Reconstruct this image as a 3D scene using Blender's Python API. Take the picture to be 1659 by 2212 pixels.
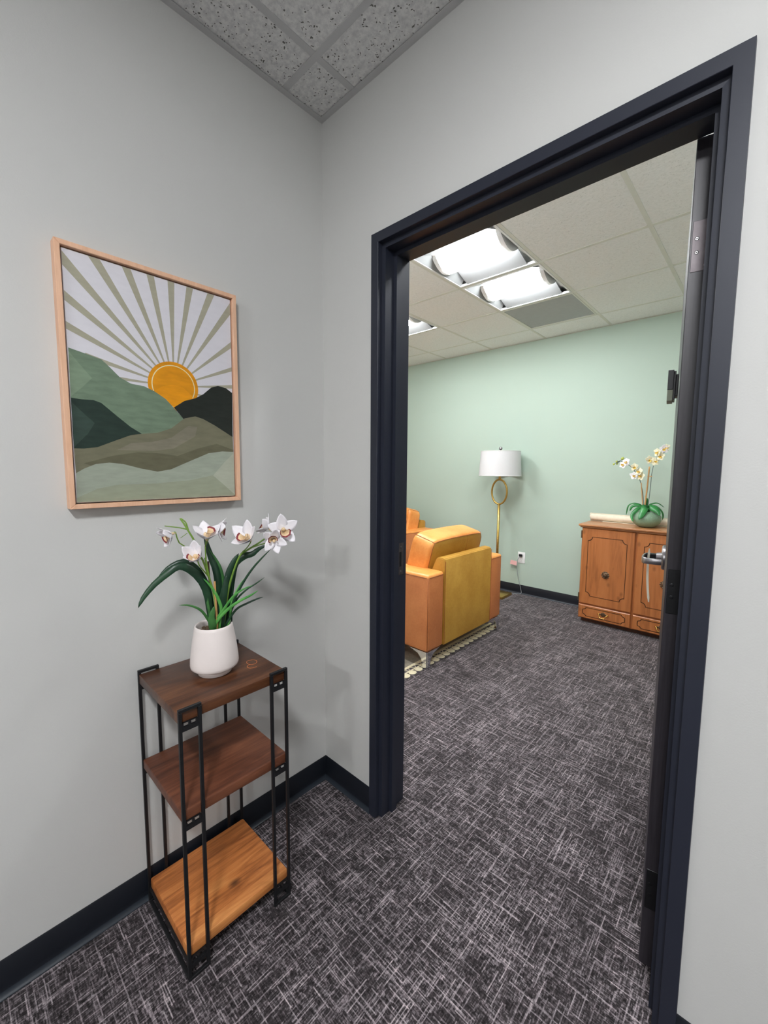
import bpy, bmesh, math, random
from mathutils import Vector, Matrix
for _o in list(bpy.data.objects): bpy.data.objects.remove(_o)
random.seed(7)
SC = bpy.context.scene
COL = SC.collection

# ---------------------------------------------------------------- camera
FPX, PITCH, YAW, ROLL = 904.2272, -0.0941, -0.7418, 0.0083
CAM = Vector((1.384, -1.107, 1.3747))
_d = Vector((math.sin(YAW)*math.cos(PITCH), math.cos(YAW)*math.cos(PITCH), math.sin(PITCH)))
_r = Vector((math.cos(YAW), -math.sin(YAW), 0)); _u = _r.cross(_d)
_r2 = math.cos(ROLL)*_r + math.sin(ROLL)*_u
_u2 = -math.sin(ROLL)*_r + math.cos(ROLL)*_u
cam_data = bpy.data.cameras.new('camera'); cam = bpy.data.objects.new('camera', cam_data); COL.objects.link(cam)
M = Matrix((( _r2.x, _u2.x, -_d.x), (_r2.y, _u2.y, -_d.y), (_r2.z, _u2.z, -_d.z))).to_4x4()
M.translation = CAM
cam.matrix_world = M
cam_data.sensor_fit = 'VERTICAL'; cam_data.sensor_height = 36.0; cam_data.sensor_width = 27.0
cam_data.lens = FPX*36.0/2212.0
cam_data.shift_x = -11.14/2212.0; cam_data.shift_y = -10.25/2212.0
cam_data.clip_start = 0.02
SC.camera = cam

# ---------------------------------------------------------------- world, exposure
w = bpy.data.worlds.new('world'); SC.world = w; w.use_nodes = True
w.node_tree.nodes['Background'].inputs[0].default_value = (0.9, 0.92, 1.0, 1)
w.node_tree.nodes['Background'].inputs[1].default_value = 0.05
SC.view_settings.view_transform = 'Standard'; SC.view_settings.look = 'None'
SC.view_settings.gamma = 1.0; SC.view_settings.use_curve_mapping = False
SC.view_settings.exposure = 2.1
FAR_LIGHT = 10.6      # emission of the ceiling lights in the office
HALL_LIGHT = 41.0     # emission of the ceiling lights in the hall

# ---------------------------------------------------------------- helpers
def lin(c):
    return tuple(((v/255)/12.92 if v <= 10 else (((v/255)+0.055)/1.055)**2.4) for v in c) + (1,)
def new_mat(name):
    m = bpy.data.materials.new(name); m.use_nodes = True
    nt = m.node_tree; return m, nt, nt.nodes['Principled BSDF']
def N(nt, t, **k):
    n = nt.nodes.new(t)
    for a, b in k.items():
        setattr(n, a, b)
    return n
def math_n(nt, op, a, b=None, c=None, clamp=False):
    n = nt.nodes.new('ShaderNodeMath'); n.operation = op; n.use_clamp = clamp
    for i, v in enumerate((a, b, c)):
        if v is None: continue
        if isinstance(v, (int, float)): n.inputs[i].default_value = v
        else: nt.links.new(v, n.inputs[i])
    return n.outputs[0]
def mix_n(nt, fac, a, b, blend='MIX'):
    n = nt.nodes.new('ShaderNodeMix'); n.data_type = 'RGBA'; n.blend_type = blend
    for s, v in ((n.inputs[0], fac), (n.inputs[6], a), (n.inputs[7], b)):
        if isinstance(v, (int, float)): s.default_value = v
        elif isinstance(v, tuple): s.default_value = v
        else: nt.links.new(v, s)
    return n.outputs[2]
def coords(nt, scale=(1,1,1), kind='Object', rot=(0,0,0)):
    t = nt.nodes.new('ShaderNodeTexCoord'); mp = nt.nodes.new('ShaderNodeMapping')
    mp.inputs['Scale'].default_value = scale; mp.inputs['Rotation'].default_value = rot
    nt.links.new(t.outputs[kind], mp.inputs[0]); return mp.outputs[0]
def noise(nt, vec, scale, detail=3, rough=0.5, dist=0.0):
    n = nt.nodes.new('ShaderNodeTexNoise'); n.inputs['Scale'].default_value = scale
    n.inputs['Detail'].default_value = detail; n.inputs['Roughness'].default_value = rough
    n.inputs['Distortion'].default_value = dist
    nt.links.new(vec, n.inputs['Vector']); return n.outputs['Fac']
def ramp(nt, fac, stops):
    n = nt.nodes.new('ShaderNodeValToRGB'); nt.links.new(fac, n.inputs[0])
    e = n.color_ramp.elements
    while len(e) < len(stops): e.new(0.5)
    for el, (p, c) in zip(e, stops):
        el.position = p; el.color = c if len(c) == 4 else (*c, 1)
    return n.outputs[0]
def bump(nt, bs, h, strength, dist=0.01):
    b = nt.nodes.new('ShaderNodeBump'); b.inputs['Strength'].default_value = strength
    b.inputs['Distance'].default_value = dist
    nt.links.new(h, b.inputs['Height']); nt.links.new(b.outputs[0], bs.inputs['Normal'])
def plain(name, col, rough=0.5, metal=0.0, var=0.06, vscale=20.0, bmp=0.0, bscale=200.0, spec=0.5, coat=0.0):
    m, nt, bs = new_mat(name)
    v = coords(nt)
    f = noise(nt, v, vscale, 4)
    c = lin(col); lo = tuple(x*(1-var) for x in c[:3]) + (1,); hi = tuple(min(1, x*(1+var)) for x in c[:3]) + (1,)
    nt.links.new(ramp(nt, f, [(0.3, lo), (0.7, hi)]), bs.inputs['Base Color'])
    bs.inputs['Roughness'].default_value = rough; bs.inputs['Metallic'].default_value = metal
    bs.inputs['Specular IOR Level'].default_value = spec; bs.inputs['Coat Weight'].default_value = coat
    if bmp: bump(nt, bs, noise(nt, v, bscale, 3), bmp, 0.002)
    return m

class Frame:                                            # world matrix of a thing; its parts are modelled in world space
    pass
def setp(o, label=None, cat=None, group=None, kind=None):
    if label: o['label'] = label
    if cat: o['category'] = cat
    if group: o['group'] = group
    if kind: o['kind'] = kind
    return o
def thing(name, loc, label, cat, group=None):
    o = bpy.data.objects.new(name, None); COL.objects.link(o); o.location = loc
    o.empty_display_size = 0.05
    o['_org'] = tuple(loc)
    return setp(o, label, cat, group)
def org_of(p):
    while p is not None:
        if '_org' in p.keys(): return Vector(p['_org'])
        p = p.parent
    return Vector((0, 0, 0))
def link(name, bm, mats, parent=None, smooth=False, label=None, kind=None, auto=None):
    me = bpy.data.meshes.new(name)
    off = org_of(parent)
    if off.length: bmesh.ops.translate(bm, verts=bm.verts, vec=-off)
    bmesh.ops.recalc_face_normals(bm, faces=bm.faces)
    bm.to_mesh(me); bm.free()
    for m in (mats if isinstance(mats, (list, tuple)) else [mats]): me.materials.append(m)
    if smooth: me.polygons.foreach_set('use_smooth', [True]*len(me.polygons))
    o = bpy.data.objects.new(name, me); COL.objects.link(o)
    if parent is not None: o.parent = parent
    if auto is not None:
        me.polygons.foreach_set('use_smooth', [True]*len(me.polygons))
        me.set_sharp_from_angle(angle=math.radians(auto))
    setp(o, label=label, kind=kind)
    return o
def BM(): return bmesh.new()
def box(bm, x0, x1, y0, y1, z0, z1, bev=0.0, seg=2, mi=0, mat=None):
    m = Matrix.Translation(((x0+x1)/2, (y0+y1)/2, (z0+z1)/2)) @ Matrix.Diagonal((abs(x1-x0), abs(y1-y0), abs(z1-z0), 1))
    if mat is not None: m = mat @ m
    vs = bmesh.ops.create_cube(bm, size=1.0, matrix=m)['verts']
    fs = set(f for v in vs for f in v.link_faces); es = list(set(e for v in vs for e in v.link_edges))
    if bev > 0:
        r = bmesh.ops.bevel(bm, geom=es, offset=bev, segments=seg, affect='EDGES', profile=0.5, clamp_overlap=True)
        fs = set(r['faces']) | set(f for v in r['verts'] for f in v.link_faces)
    for f in fs: f.material_index = mi
    return fs
def frame_from(d, up=Vector((0,0,1))):
    d = d.normalized()
    if abs(d.dot(up)) > 0.98: up = Vector((1,0,0))
    a = d.cross(up).normalized(); b = a.cross(d).normalized(); return a, b
def smooth_path(pts, n):
    P = [Vector(p) for p in pts]
    if len(P) < 3: return [P[0].lerp(P[-1], i/n) for i in range(n+1)]
    P = [P[0]*2-P[1]] + P + [P[-1]*2-P[-2]]
    out = []; segs = len(P)-3
    for i in range(n+1):
        t = i/n*segs; k = min(int(t), segs-1); t -= k
        p0, p1, p2, p3 = P[k:k+4]
        out.append(0.5*((2*p1)+(p2-p0)*t+(2*p0-5*p1+4*p2-p3)*t*t+(-p0+3*p1-3*p2+p3)*t**3))
    return out
def tube(bm, pts, r, n=8, mi=0, caps=True, closed=False, sq=None):
    rs = r if isinstance(r, (list, tuple)) else [r]*len(pts)
    P = [Vector(p) for p in pts]; rings = []; a = None
    for i, p in enumerate(P):
        if closed: d = P[(i+1) % len(P)]-P[i-1]
        else: d = P[min(i+1, len(P)-1)]-P[max(i-1, 0)]
        d.normalize()
        if a is None: a, b = frame_from(d)
        else:
            a = (a-d*a.dot(d)).normalized()
        b = d.cross(a)
        ring = []
        for k in range(n):
            t = 2*math.pi*(k+0.5)/n
            ring.append(bm.verts.new(p+rs[i]*(math.cos(t)*a+math.sin(t)*b)))
        rings.append(ring)
    R = len(rings)
    for i in range(R if closed else R-1):
        A, B = rings[i], rings[(i+1) % R]
        for k in range(n):
            f = bm.faces.new((A[k], A[(k+1) % n], B[(k+1) % n], B[k])); f.material_index = mi
    if caps and not closed:
        bm.faces.new(rings[0][::-1]).material_index = mi; bm.faces.new(rings[-1]).material_index = mi
def lathe(bm, prof, c, n=32, mi=0, axis=None, cap0=True, cap1=True):
    c = Vector(c); rings = []
    if axis is None: ax, a, b = Vector((0,0,1)), Vector((1,0,0)), Vector((0,1,0))
    else:
        ax = Vector(axis).normalized(); a, b = frame_from(ax)
    for r, z in prof:
        rings.append([bm.verts.new(c+ax*z+max(r, 1e-5)*(math.cos(2*math.pi*k/n)*a+math.sin(2*math.pi*k/n)*b)) for k in range(n)])
    for A, B in zip(rings, rings[1:]):
        for k in range(n):
            bm.faces.new((A[k], A[(k+1) % n], B[(k+1) % n], B[k])).material_index = mi
    if cap0: bm.faces.new(rings[0][::-1]).material_index = mi
    if cap1: bm.faces.new(rings[-1]).material_index = mi
def extrude_poly(bm, pts, vec, mi=0):                    # closed planar polygon -> prism
    A = [bm.verts.new(Vector(p)) for p in pts]; B = [bm.verts.new(Vector(p)+Vector(vec)) for p in pts]
    n = len(A)
    bm.faces.new(A[::-1]).material_index = mi; bm.faces.new(B).material_index = mi
    for i in range(n): bm.faces.new((A[i], A[(i+1) % n], B[(i+1) % n], B[i])).material_index = mi
def blade(bm, pts, hw, n=14, fold=0.35, thick=0.0012, side=None, pw=0.6, base=0.55, mi=0):
    """long leaf: centre line, half width, V fold; a closed shell with thickness"""
    P = smooth_path(pts, n); top = []; bot = []
    for i, p in enumerate(P):
        d = (P[min(i+1, n)]-P[max(i-1, 0)]).normalized()
        s = (side if side is not None else Vector((0.9, -0.42, 0.25))).cross(d)
        if side is None: s = s.normalized()
        s = s.normalized(); nrm = d.cross(s).normalized()
        t = i/n; wv = hw*(base+(1-base)*min(1, t*3))*max(0.03, (1-t**3.0)**pw)
        l = p-s*wv+nrm*wv*fold; r = p+s*wv+nrm*wv*fold
        top.append([bm.verts.new(l+nrm*thick*.5), bm.verts.new(p+nrm*thick*.5), bm.verts.new(r+nrm*thick*.5)])
        bot.append([bm.verts.new(l-nrm*thick*.5), bm.verts.new(p-nrm*thick*.5), bm.verts.new(r-nrm*thick*.5)])
    def q(a, b, c, d): bm.faces.new((a, b, c, d)).material_index = mi
    for i in range(n):
        for k in (0, 1):
            q(top[i][k], top[i][k+1], top[i+1][k+1], top[i+1][k]); q(bot[i][k+1], bot[i][k], bot[i+1][k], bot[i+1][k+1])
        q(top[i][0], top[i+1][0], bot[i+1][0], bot[i][0]); q(top[i+1][2], top[i][2], bot[i][2], bot[i+1][2])
    for e in (0, n):
        for k in (0, 1):
            q(top[e][k], bot[e][k], bot[e][k+1], top[e][k+1])
def dup(root, loc, rotz, label=None, group=None, cat=None):
    r = root.copy(); COL.objects.link(r); r.location = loc; r.rotation_euler = (0, 0, rotz)
    if label: r['label'] = label
    if group: r['group'] = group
    def rec(src, dst):
        for ch in list(src.children):
            c = ch.copy(); COL.objects.link(c); c.parent = dst; rec(ch, c)
    rec(root, r); return r

# ---------------------------------------------------------------- measured shapes (metres)
LEAVES=[
 ( [(0.0065, -0.01, 0.153), (0.0097, -0.0181, 0.2345), (0.0093, -0.0341, 0.2894), (0.0024, -0.0647, 0.3281), (-0.0032, -0.0923, 0.3408), (-0.0076, -0.1173, 0.3269), (-0.0169, -0.1531, 0.2975), (-0.0222, -0.1801, 0.2645), (-0.0213, -0.1934, 0.2407)] , 0.0091 ,"d"),
 ( [(-0.0097, 0.0028, 0.1452), (-0.0081, -0.0098, 0.2437), (-0.0095, -0.0292, 0.2996), (-0.011, -0.0487, 0.3303), (-0.0151, -0.074, 0.3482), (-0.0231, -0.108, 0.3384), (-0.029, -0.1374, 0.3146)] , 0.0091 ,"d"),
 ( [(-0.0237, 0.0205, 0.1366), (-0.0239, 0.0298, 0.2472), (-0.0297, 0.0266, 0.3046), (-0.0386, 0.0166, 0.3431), (-0.0461, 0.0097, 0.3773), (-0.0541, 0.0018, 0.4265)] , 0.0091 ,"d"),
 ( [(-0.0117, 0.0227, 0.1392), (-0.0055, 0.0366, 0.2495), (-0.0077, 0.0317, 0.3075), (-0.0143, 0.0169, 0.3468), (-0.0217, 0.0006, 0.3762)] , 0.0042 ,"m"),
 ( [(0.0107, 0.0237, 0.1448), (0.0146, 0.0323, 0.2393), (0.018, 0.04, 0.2954), (0.0249, 0.0552, 0.3355), (0.0316, 0.0701, 0.3589)] , 0.0077 ,"d"),
 ( [(-0.0016, 0.0452, 0.1395), (0.0067, 0.0497, 0.2338), (0.0154, 0.055, 0.2959), (0.0251, 0.0628, 0.3306), (0.0413, 0.0847, 0.3505), (0.0552, 0.1015, 0.3558), (0.0676, 0.1153, 0.3708), (0.0846, 0.1391, 0.3852)] , 0.0091 ,"d"),
 ( [(0.024, 0.0289, 0.1507), (0.0404, 0.0459, 0.2191), (0.0581, 0.0655, 0.2715), (0.077, 0.0882, 0.316), (0.0959, 0.1106, 0.3492), (0.114, 0.1313, 0.3769)] , 0.0035 ,"d"),
 ( [(0.0214, 0.011, 0.1512), (0.0235, 0.0155, 0.2073), (0.0275, 0.0246, 0.2588), (0.0301, 0.0302, 0.2994)] , 0.0098 ,"d"),
 ( [(-0.0224, -0.001, 0.1429), (-0.0224, -0.0009, 0.2044), (-0.0252, -0.0073, 0.2547), (-0.0308, -0.0198, 0.3051), (-0.0401, -0.0403, 0.3295)] , 0.0056 ,"d"),
 ( [(0.0234, -0.0212, 0.1606), (0.0246, -0.0368, 0.1946), (0.0251, -0.0539, 0.2155), (0.0218, -0.0794, 0.2306), (0.0187, -0.1045, 0.236)] , 0.0035 ,"m"),
 ( [(0.0296, -0.0074, 0.1659), (0.045, 0.0086, 0.1991), (0.0633, 0.0309, 0.2389), (0.0814, 0.0527, 0.2602), (0.0994, 0.0745, 0.2723)] , 0.0035 ,"b"),
 ( [(0.015, 0.0332, 0.1472), (0.0324, 0.0537, 0.2116), (0.051, 0.0766, 0.245), (0.071, 0.1027, 0.2666), (0.088, 0.1222, 0.2852)] , 0.0028 ,"d"),
 ( [(0.0348, -0.008, 0.1637), (0.0562, 0.0182, 0.2031), (0.0782, 0.0458, 0.2276), (0.0974, 0.067, 0.2419), (0.1151, 0.0851, 0.2584)] , 0.0042 ,"b"),
 ( [(0.0345, 0.0278, 0.1576), (0.0515, 0.0473, 0.1948), (0.0712, 0.0728, 0.2122), (0.0895, 0.0951, 0.2244), (0.1034, 0.1076, 0.2303)] , 0.0031 ,"d"),
 ( [(0.0358, 0.0308, 0.1533), (0.0348, 0.0407, 0.2114), (0.0349, 0.0532, 0.2391), (0.0365, 0.0689, 0.2628), (0.0374, 0.0829, 0.2794)] , 0.0028 ,"b"),
 ( [(0.0156, -0.014, 0.1603), (0.0106, -0.0192, 0.2127), (0.0061, -0.0231, 0.2534), (0.0015, -0.0272, 0.2865), (-0.0039, -0.0329, 0.3123)] , 0.0035 ,"m"),
 ( [(0.0407, 0.0051, 0.199), (0.0384, 0.0031, 0.2212), (0.0329, -0.0062, 0.2517), (0.0253, -0.02, 0.2787), (0.0177, -0.0339, 0.2982)] , 0.0042 ,"b"),
 ( [(0.0348, -0.0202, 0.1615), (0.0368, -0.0217, 0.1864), (0.0424, -0.0154, 0.2174)] , 0.0077 ,"m"),
 ( [(0.0208, 0.0461, 0.149), (0.0199, 0.0441, 0.1995), (0.0228, 0.0507, 0.237), (0.0228, 0.0505, 0.2715)] , 0.0021 ,"d"),
]
STEMS=[
 ( [(0.0225, 0.0013, 0.1579), (0.0211, -0.002, 0.211), (0.0188, -0.0069, 0.2563), (0.0152, -0.015, 0.2941), (0.0129, -0.02, 0.3312), (0.0112, -0.0237, 0.357)] , 0.0028 ),
 ( [(0.0152, -0.015, 0.2941), (0.0076, -0.0278, 0.3462), (0.001, -0.0383, 0.3721), (-0.0041, -0.0455, 0.4048), (-0.0118, -0.0585, 0.4357), (-0.0182, -0.0687, 0.4591), (-0.0234, -0.0763, 0.4734)] , 0.0024 ),
 ( [(-0.0149, -0.0573, 0.4352), (-0.0189, -0.0581, 0.4456), (-0.024, -0.0613, 0.4614), (-0.0317, -0.0704, 0.4722)] , 0.0018 ),
 ( [(-0.0005, -0.0377, 0.3718), (-0.0073, -0.0588, 0.3839), (-0.0157, -0.0835, 0.4045)] , 0.0017 ),
 ( [(-0.0161, -0.06, 0.4407), (-0.0251, -0.08, 0.4471), (-0.0396, -0.1122, 0.4534)] , 0.0015 ),
 ( [(0.0139, -0.0178, 0.3017), (0.0169, -0.0294, 0.3172), (0.02, -0.0408, 0.3323)] , 0.0017 ),
 ( [(0.0121, -0.0218, 0.3532), (0.0118, -0.0224, 0.3714), (0.0118, -0.0225, 0.3902)] , 0.0017 ),
 ( [(-0.0162, -0.0604, 0.4301), (-0.0202, -0.0693, 0.4228), (-0.0236, -0.0766, 0.4169)] , 0.0008 ),
 ( [(0.0212, 0.0226, 0.1517), (0.0286, 0.0331, 0.2421), (0.0372, 0.046, 0.3015), (0.047, 0.0617, 0.3493), (0.0551, 0.0737, 0.3693)] , 0.0028 ),
 ( [(0.0478, 0.0694, 0.3594), (0.0624, 0.098, 0.3793), (0.0728, 0.1169, 0.3922), (0.0863, 0.1429, 0.4135)] , 0.0024 ),
 ( [(0.0636, 0.0973, 0.3784), (0.0748, 0.1198, 0.3856), (0.0877, 0.1458, 0.3904)] , 0.0017 ),
 ( [(0.0863, 0.1429, 0.4135), (0.0849, 0.1397, 0.4194)] , 0.0017 ),
 ( [(0.0946, 0.1856, 0.4232), (0.1013, 0.2126, 0.4132), (0.1011, 0.2242, 0.406)] , 0.0014 ),
]
FLEAF=[
 ( [(-0.0003, -0.0611, 0.1797), (-0.0088, -0.0983, 0.1395), (-0.0278, -0.1375, 0.078)] , 0.0295 ),
 ( [(0.0216, -0.0468, 0.1733), (0.057, -0.0571, 0.1659), (0.0897, -0.0679, 0.1448), (0.1056, -0.0819, 0.116)] , 0.0236 ),
 ( [(-0.0426, 0.0123, 0.1795), (-0.0789, 0.0157, 0.195), (-0.1117, 0.0197, 0.1964), (-0.1468, 0.0233, 0.172), (-0.1619, 0.0306, 0.0891)] , 0.0098 ),
 ( [(-0.0411, -0.0077, 0.1701), (-0.0722, -0.0136, 0.1863), (-0.1081, -0.0203, 0.1735), (-0.1244, -0.0234, 0.1327)] , 0.0137 ),
 ( [(-0.0468, -0.0393, 0.1645), (-0.0772, -0.0654, 0.1355), (-0.092, -0.0885, 0.0968), (-0.0763, -0.1059, 0.0533)] , 0.0157 ),
 ( [(0.0109, 0.0224, 0.186), (0.0358, 0.0474, 0.204), (0.0647, 0.0732, 0.2044), (0.1042, 0.101, 0.1732)] , 0.0098 ),
 ( [(0.016, 0.0132, 0.1798), (0.0502, 0.0247, 0.1849), (0.0858, 0.0365, 0.1583), (0.1076, 0.0457, 0.117), (0.1068, 0.0506, 0.0669)] , 0.0098 ),
 ( [(-0.0136, 0.0076, 0.1782), (-0.0119, 0.0079, 0.2282), (-0.0217, 0.0061, 0.2705)] , 0.0079 ),
 ( [(-0.0064, 0.009, 0.1821), (-0.0047, 0.0093, 0.2321), (-0.0118, 0.008, 0.2531)] , 0.0079 ),
]
FSTEM=[
 ( [(0.0037, 0.0007, 0.1691), (0.0121, -0.0011, 0.2937), (0.0166, -0.0037, 0.4344), (0.0226, -0.0059, 0.4938), (0.0323, -0.0075, 0.539), (0.0612, -0.0054, 0.5974), (0.1215, 0.0025, 0.641)] , 0.0031 ,"k"),
 ( [(-0.0236, -0.0044, 0.1782), (-0.0383, -0.0098, 0.2917), (-0.061, -0.0166, 0.387), (-0.0876, -0.0241, 0.4433), (-0.1232, -0.0334, 0.4962), (-0.1547, -0.0418, 0.5246), (-0.1987, -0.0527, 0.5513), (-0.2231, -0.0598, 0.5531), (-0.237, -0.065, 0.5314)] , 0.0031 ,"k"),
 ( [(-0.0326, -0.0061, 0.1777), (-0.0428, -0.0182, 0.2918), (-0.0498, -0.0297, 0.3734)] , 0.0039 ,"t"),
 ( [(-0.0162, -0.003, 0.1786), (-0.0072, -0.0115, 0.3461), (0.0003, -0.0203, 0.5075)] , 0.0059 ,"t"),
]
STAKE1=[(-0.0084, -0.0065, 0.3402), (-0.0062, -0.0017, 0.1512)]
STAKE2=[(0.0299, -0.0067, 0.2861), (0.0312, -0.0038, 0.1616)]
FLOWERS=[(-0.0135, -0.1029, 0.4333), (0.025, -0.0541, 0.3602), (0.0225, -0.0232, 0.416), (0.0147, 0.0082, 0.4388), (0.0707, 0.0839, 0.4054), (0.1024, 0.1784, 0.4267), (0.1044, 0.1463, 0.402), (0.0693, 0.1537, 0.4296)]
FFL=[(-0.1836, -0.0549, 0.5208), (-0.1603, -0.0505, 0.5458), (-0.1033, -0.0398, 0.5034), (-0.1023, -0.0396, 0.429), (-0.0652, -0.0326, 0.4649), (-0.0512, -0.03, 0.4263), (0.0001, -0.0203, 0.5632), (0.0357, -0.0136, 0.5492), (0.0544, -0.0101, 0.6249), (0.0927, -0.0029, 0.6517), (0.1089, 0.0001, 0.665), (0.0764, -0.006, 0.5904)]
BUDS=[(-0.2003, -0.0377, 0.5749), (-0.2428, -0.0457, 0.5498), (-0.2622, -0.0493, 0.528), (-0.2387, -0.0449, 0.5317)]
RAYS= [((-0.6654, 1.6123), (-0.726, 1.6153)), ((-0.6648, 1.6276), (-0.7658, 1.6524)), ((-0.6618, 1.6413), (-0.8493, 1.7303)), ((-0.6516, 1.6552), (-0.8488, 1.8026)), ((-0.6439, 1.6654), (-0.8483, 1.8918)), ((-0.6326, 1.6762), (-0.7819, 1.9187)), ((-0.6202, 1.6832), (-0.7075, 1.9194)), ((-0.6069, 1.6868), (-0.6467, 1.9192)), ((-0.5917, 1.6885), (-0.5905, 1.9187)), ((-0.5771, 1.6864), (-0.5362, 1.9182)), ((-0.5639, 1.6817), (-0.4711, 1.9179)), ((-0.549, 1.673), (-0.4082, 1.89)), ((-0.5352, 1.6604), (-0.4092, 1.7744)), ((-0.5256, 1.6414), (-0.4091, 1.6965)), ((-0.5211, 1.6256), (-0.4098, 1.6396)), ((-0.5207, 1.6008), (-0.5124, 1.5978))]
ART={
 "green":[(-0.8493, 1.6755), (-0.8219, 1.6694), (-0.7779, 1.659), (-0.7601, 1.6428), (-0.7357, 1.6181), (-0.7098, 1.6056), (-0.6757, 1.6032), (-0.6477, 1.5918), (-0.6189, 1.5742), (-0.5969, 1.5509), (-0.5686, 1.5194), (-0.6071, 1.4859), (-0.6453, 1.4694), (-0.6851, 1.463), (-0.7152, 1.4837), (-0.7471, 1.5108), (-0.7834, 1.5431), (-0.8014, 1.5481), (-0.8281, 1.5466), (-0.8504, 1.5462)],
 "green_facet":[(-0.8492, 1.6672), (-0.8318, 1.6437), (-0.8016, 1.6059), (-0.8235, 1.58), (-0.8501, 1.5524)],
 "dark":[(-0.8502, 1.549), (-0.828, 1.5476), (-0.8014, 1.5488), (-0.7834, 1.5431), (-0.7471, 1.5108), (-0.7152, 1.4837), (-0.6868, 1.466), (-0.7164, 1.4573), (-0.7502, 1.4423), (-0.7985, 1.42), (-0.8287, 1.4171), (-0.8504, 1.418)],
 "dark_facet":[(-0.8499, 1.5388), (-0.8268, 1.5137), (-0.8013, 1.4879), (-0.8178, 1.4583), (-0.8502, 1.4215)],
 "black":[(-0.5961, 1.5518), (-0.5646, 1.5748), (-0.5316, 1.587), (-0.5059, 1.6028), (-0.4792, 1.6275), (-0.4567, 1.6362), (-0.4296, 1.6324), (-0.409, 1.6199), (-0.4108, 1.471), (-0.4476, 1.4909), (-0.4829, 1.5099), (-0.517, 1.524), (-0.542, 1.5259), (-0.5675, 1.5175)],
 "olive":[(-0.8504, 1.4187), (-0.8286, 1.4189), (-0.7983, 1.4236), (-0.75, 1.446), (-0.7162, 1.4611), (-0.6867, 1.4667), (-0.6452, 1.4726), (-0.607, 1.4879), (-0.5665, 1.5216), (-0.5336, 1.5309), (-0.5085, 1.5248), (-0.4697, 1.5067), (-0.4108, 1.4733), (-0.4098, 1.4216), (-0.4497, 1.4226), (-0.4948, 1.4146), (-0.5509, 1.3899), (-0.6119, 1.3624), (-0.6499, 1.3555), (-0.6928, 1.3642), (-0.74, 1.3773), (-0.7723, 1.3806), (-0.8037, 1.3766), (-0.8313, 1.3638), (-0.8495, 1.3514)],
 "olive_low":[(-0.765, 1.401), (-0.7012, 1.4131), (-0.6477, 1.412), (-0.5907, 1.4056), (-0.5286, 1.4305), (-0.4671, 1.4482), (-0.4096, 1.4307), (-0.4098, 1.4225), (-0.4496, 1.4239), (-0.4947, 1.4168), (-0.5509, 1.392), (-0.6118, 1.3644), (-0.6499, 1.3575), (-0.6928, 1.3661), (-0.7399, 1.3791), (-0.7722, 1.3824), (-0.8159, 1.3746), (-0.8305, 1.3798)],
 "olive_light":[(-0.7513, 1.4182), (-0.7172, 1.4383), (-0.6609, 1.445), (-0.6081, 1.4597), (-0.5552, 1.5), (-0.5284, 1.4979), (-0.5357, 1.4681), (-0.6016, 1.4277), (-0.6621, 1.4175)],
 "sage":[(-0.8494, 1.3532), (-0.8312, 1.3656), (-0.8036, 1.3784), (-0.7722, 1.3824), (-0.7399, 1.3791), (-0.6928, 1.3661), (-0.6499, 1.3575), (-0.6118, 1.3644), (-0.5509, 1.392), (-0.4947, 1.4168), (-0.4496, 1.4239), (-0.4098, 1.4239), (-0.407, 1.2642), (-0.8519, 1.2681)],
 "sage_low":[(-0.7557, 1.3209), (-0.6513, 1.3224), (-0.553, 1.3308), (-0.4838, 1.3451), (-0.4065, 1.2803), (-0.407, 1.2642), (-0.8519, 1.2681), (-0.851, 1.2877), (-0.8038, 1.3111)],
 "sage_facet":[(-0.4094, 1.4194), (-0.4414, 1.3895), (-0.4815, 1.3451), (-0.4438, 1.3111), (-0.4076, 1.278)],
 "sunlow":[(-0.6513, 1.5925), (-0.6249, 1.6105), (-0.5981, 1.6196), (-0.5671, 1.6149), (-0.5436, 1.5958), (-0.5368, 1.5802), (-0.5961, 1.5518), (-0.6189, 1.5742)],
}
MARK1=[(0.1793, -0.4488), (0.1848, -0.4411), (0.1998, -0.4388), (0.2122, -0.4481), (0.2115, -0.4626), (0.1993, -0.4684), (0.1843, -0.4653), (0.1783, -0.4569), (0.1843, -0.4452)]
MARK2=[(0.2072, -0.4644), (0.2069, -0.4726), (0.2147, -0.4799), (0.2268, -0.4795), (0.2335, -0.4709), (0.2345, -0.4588)]

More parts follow.
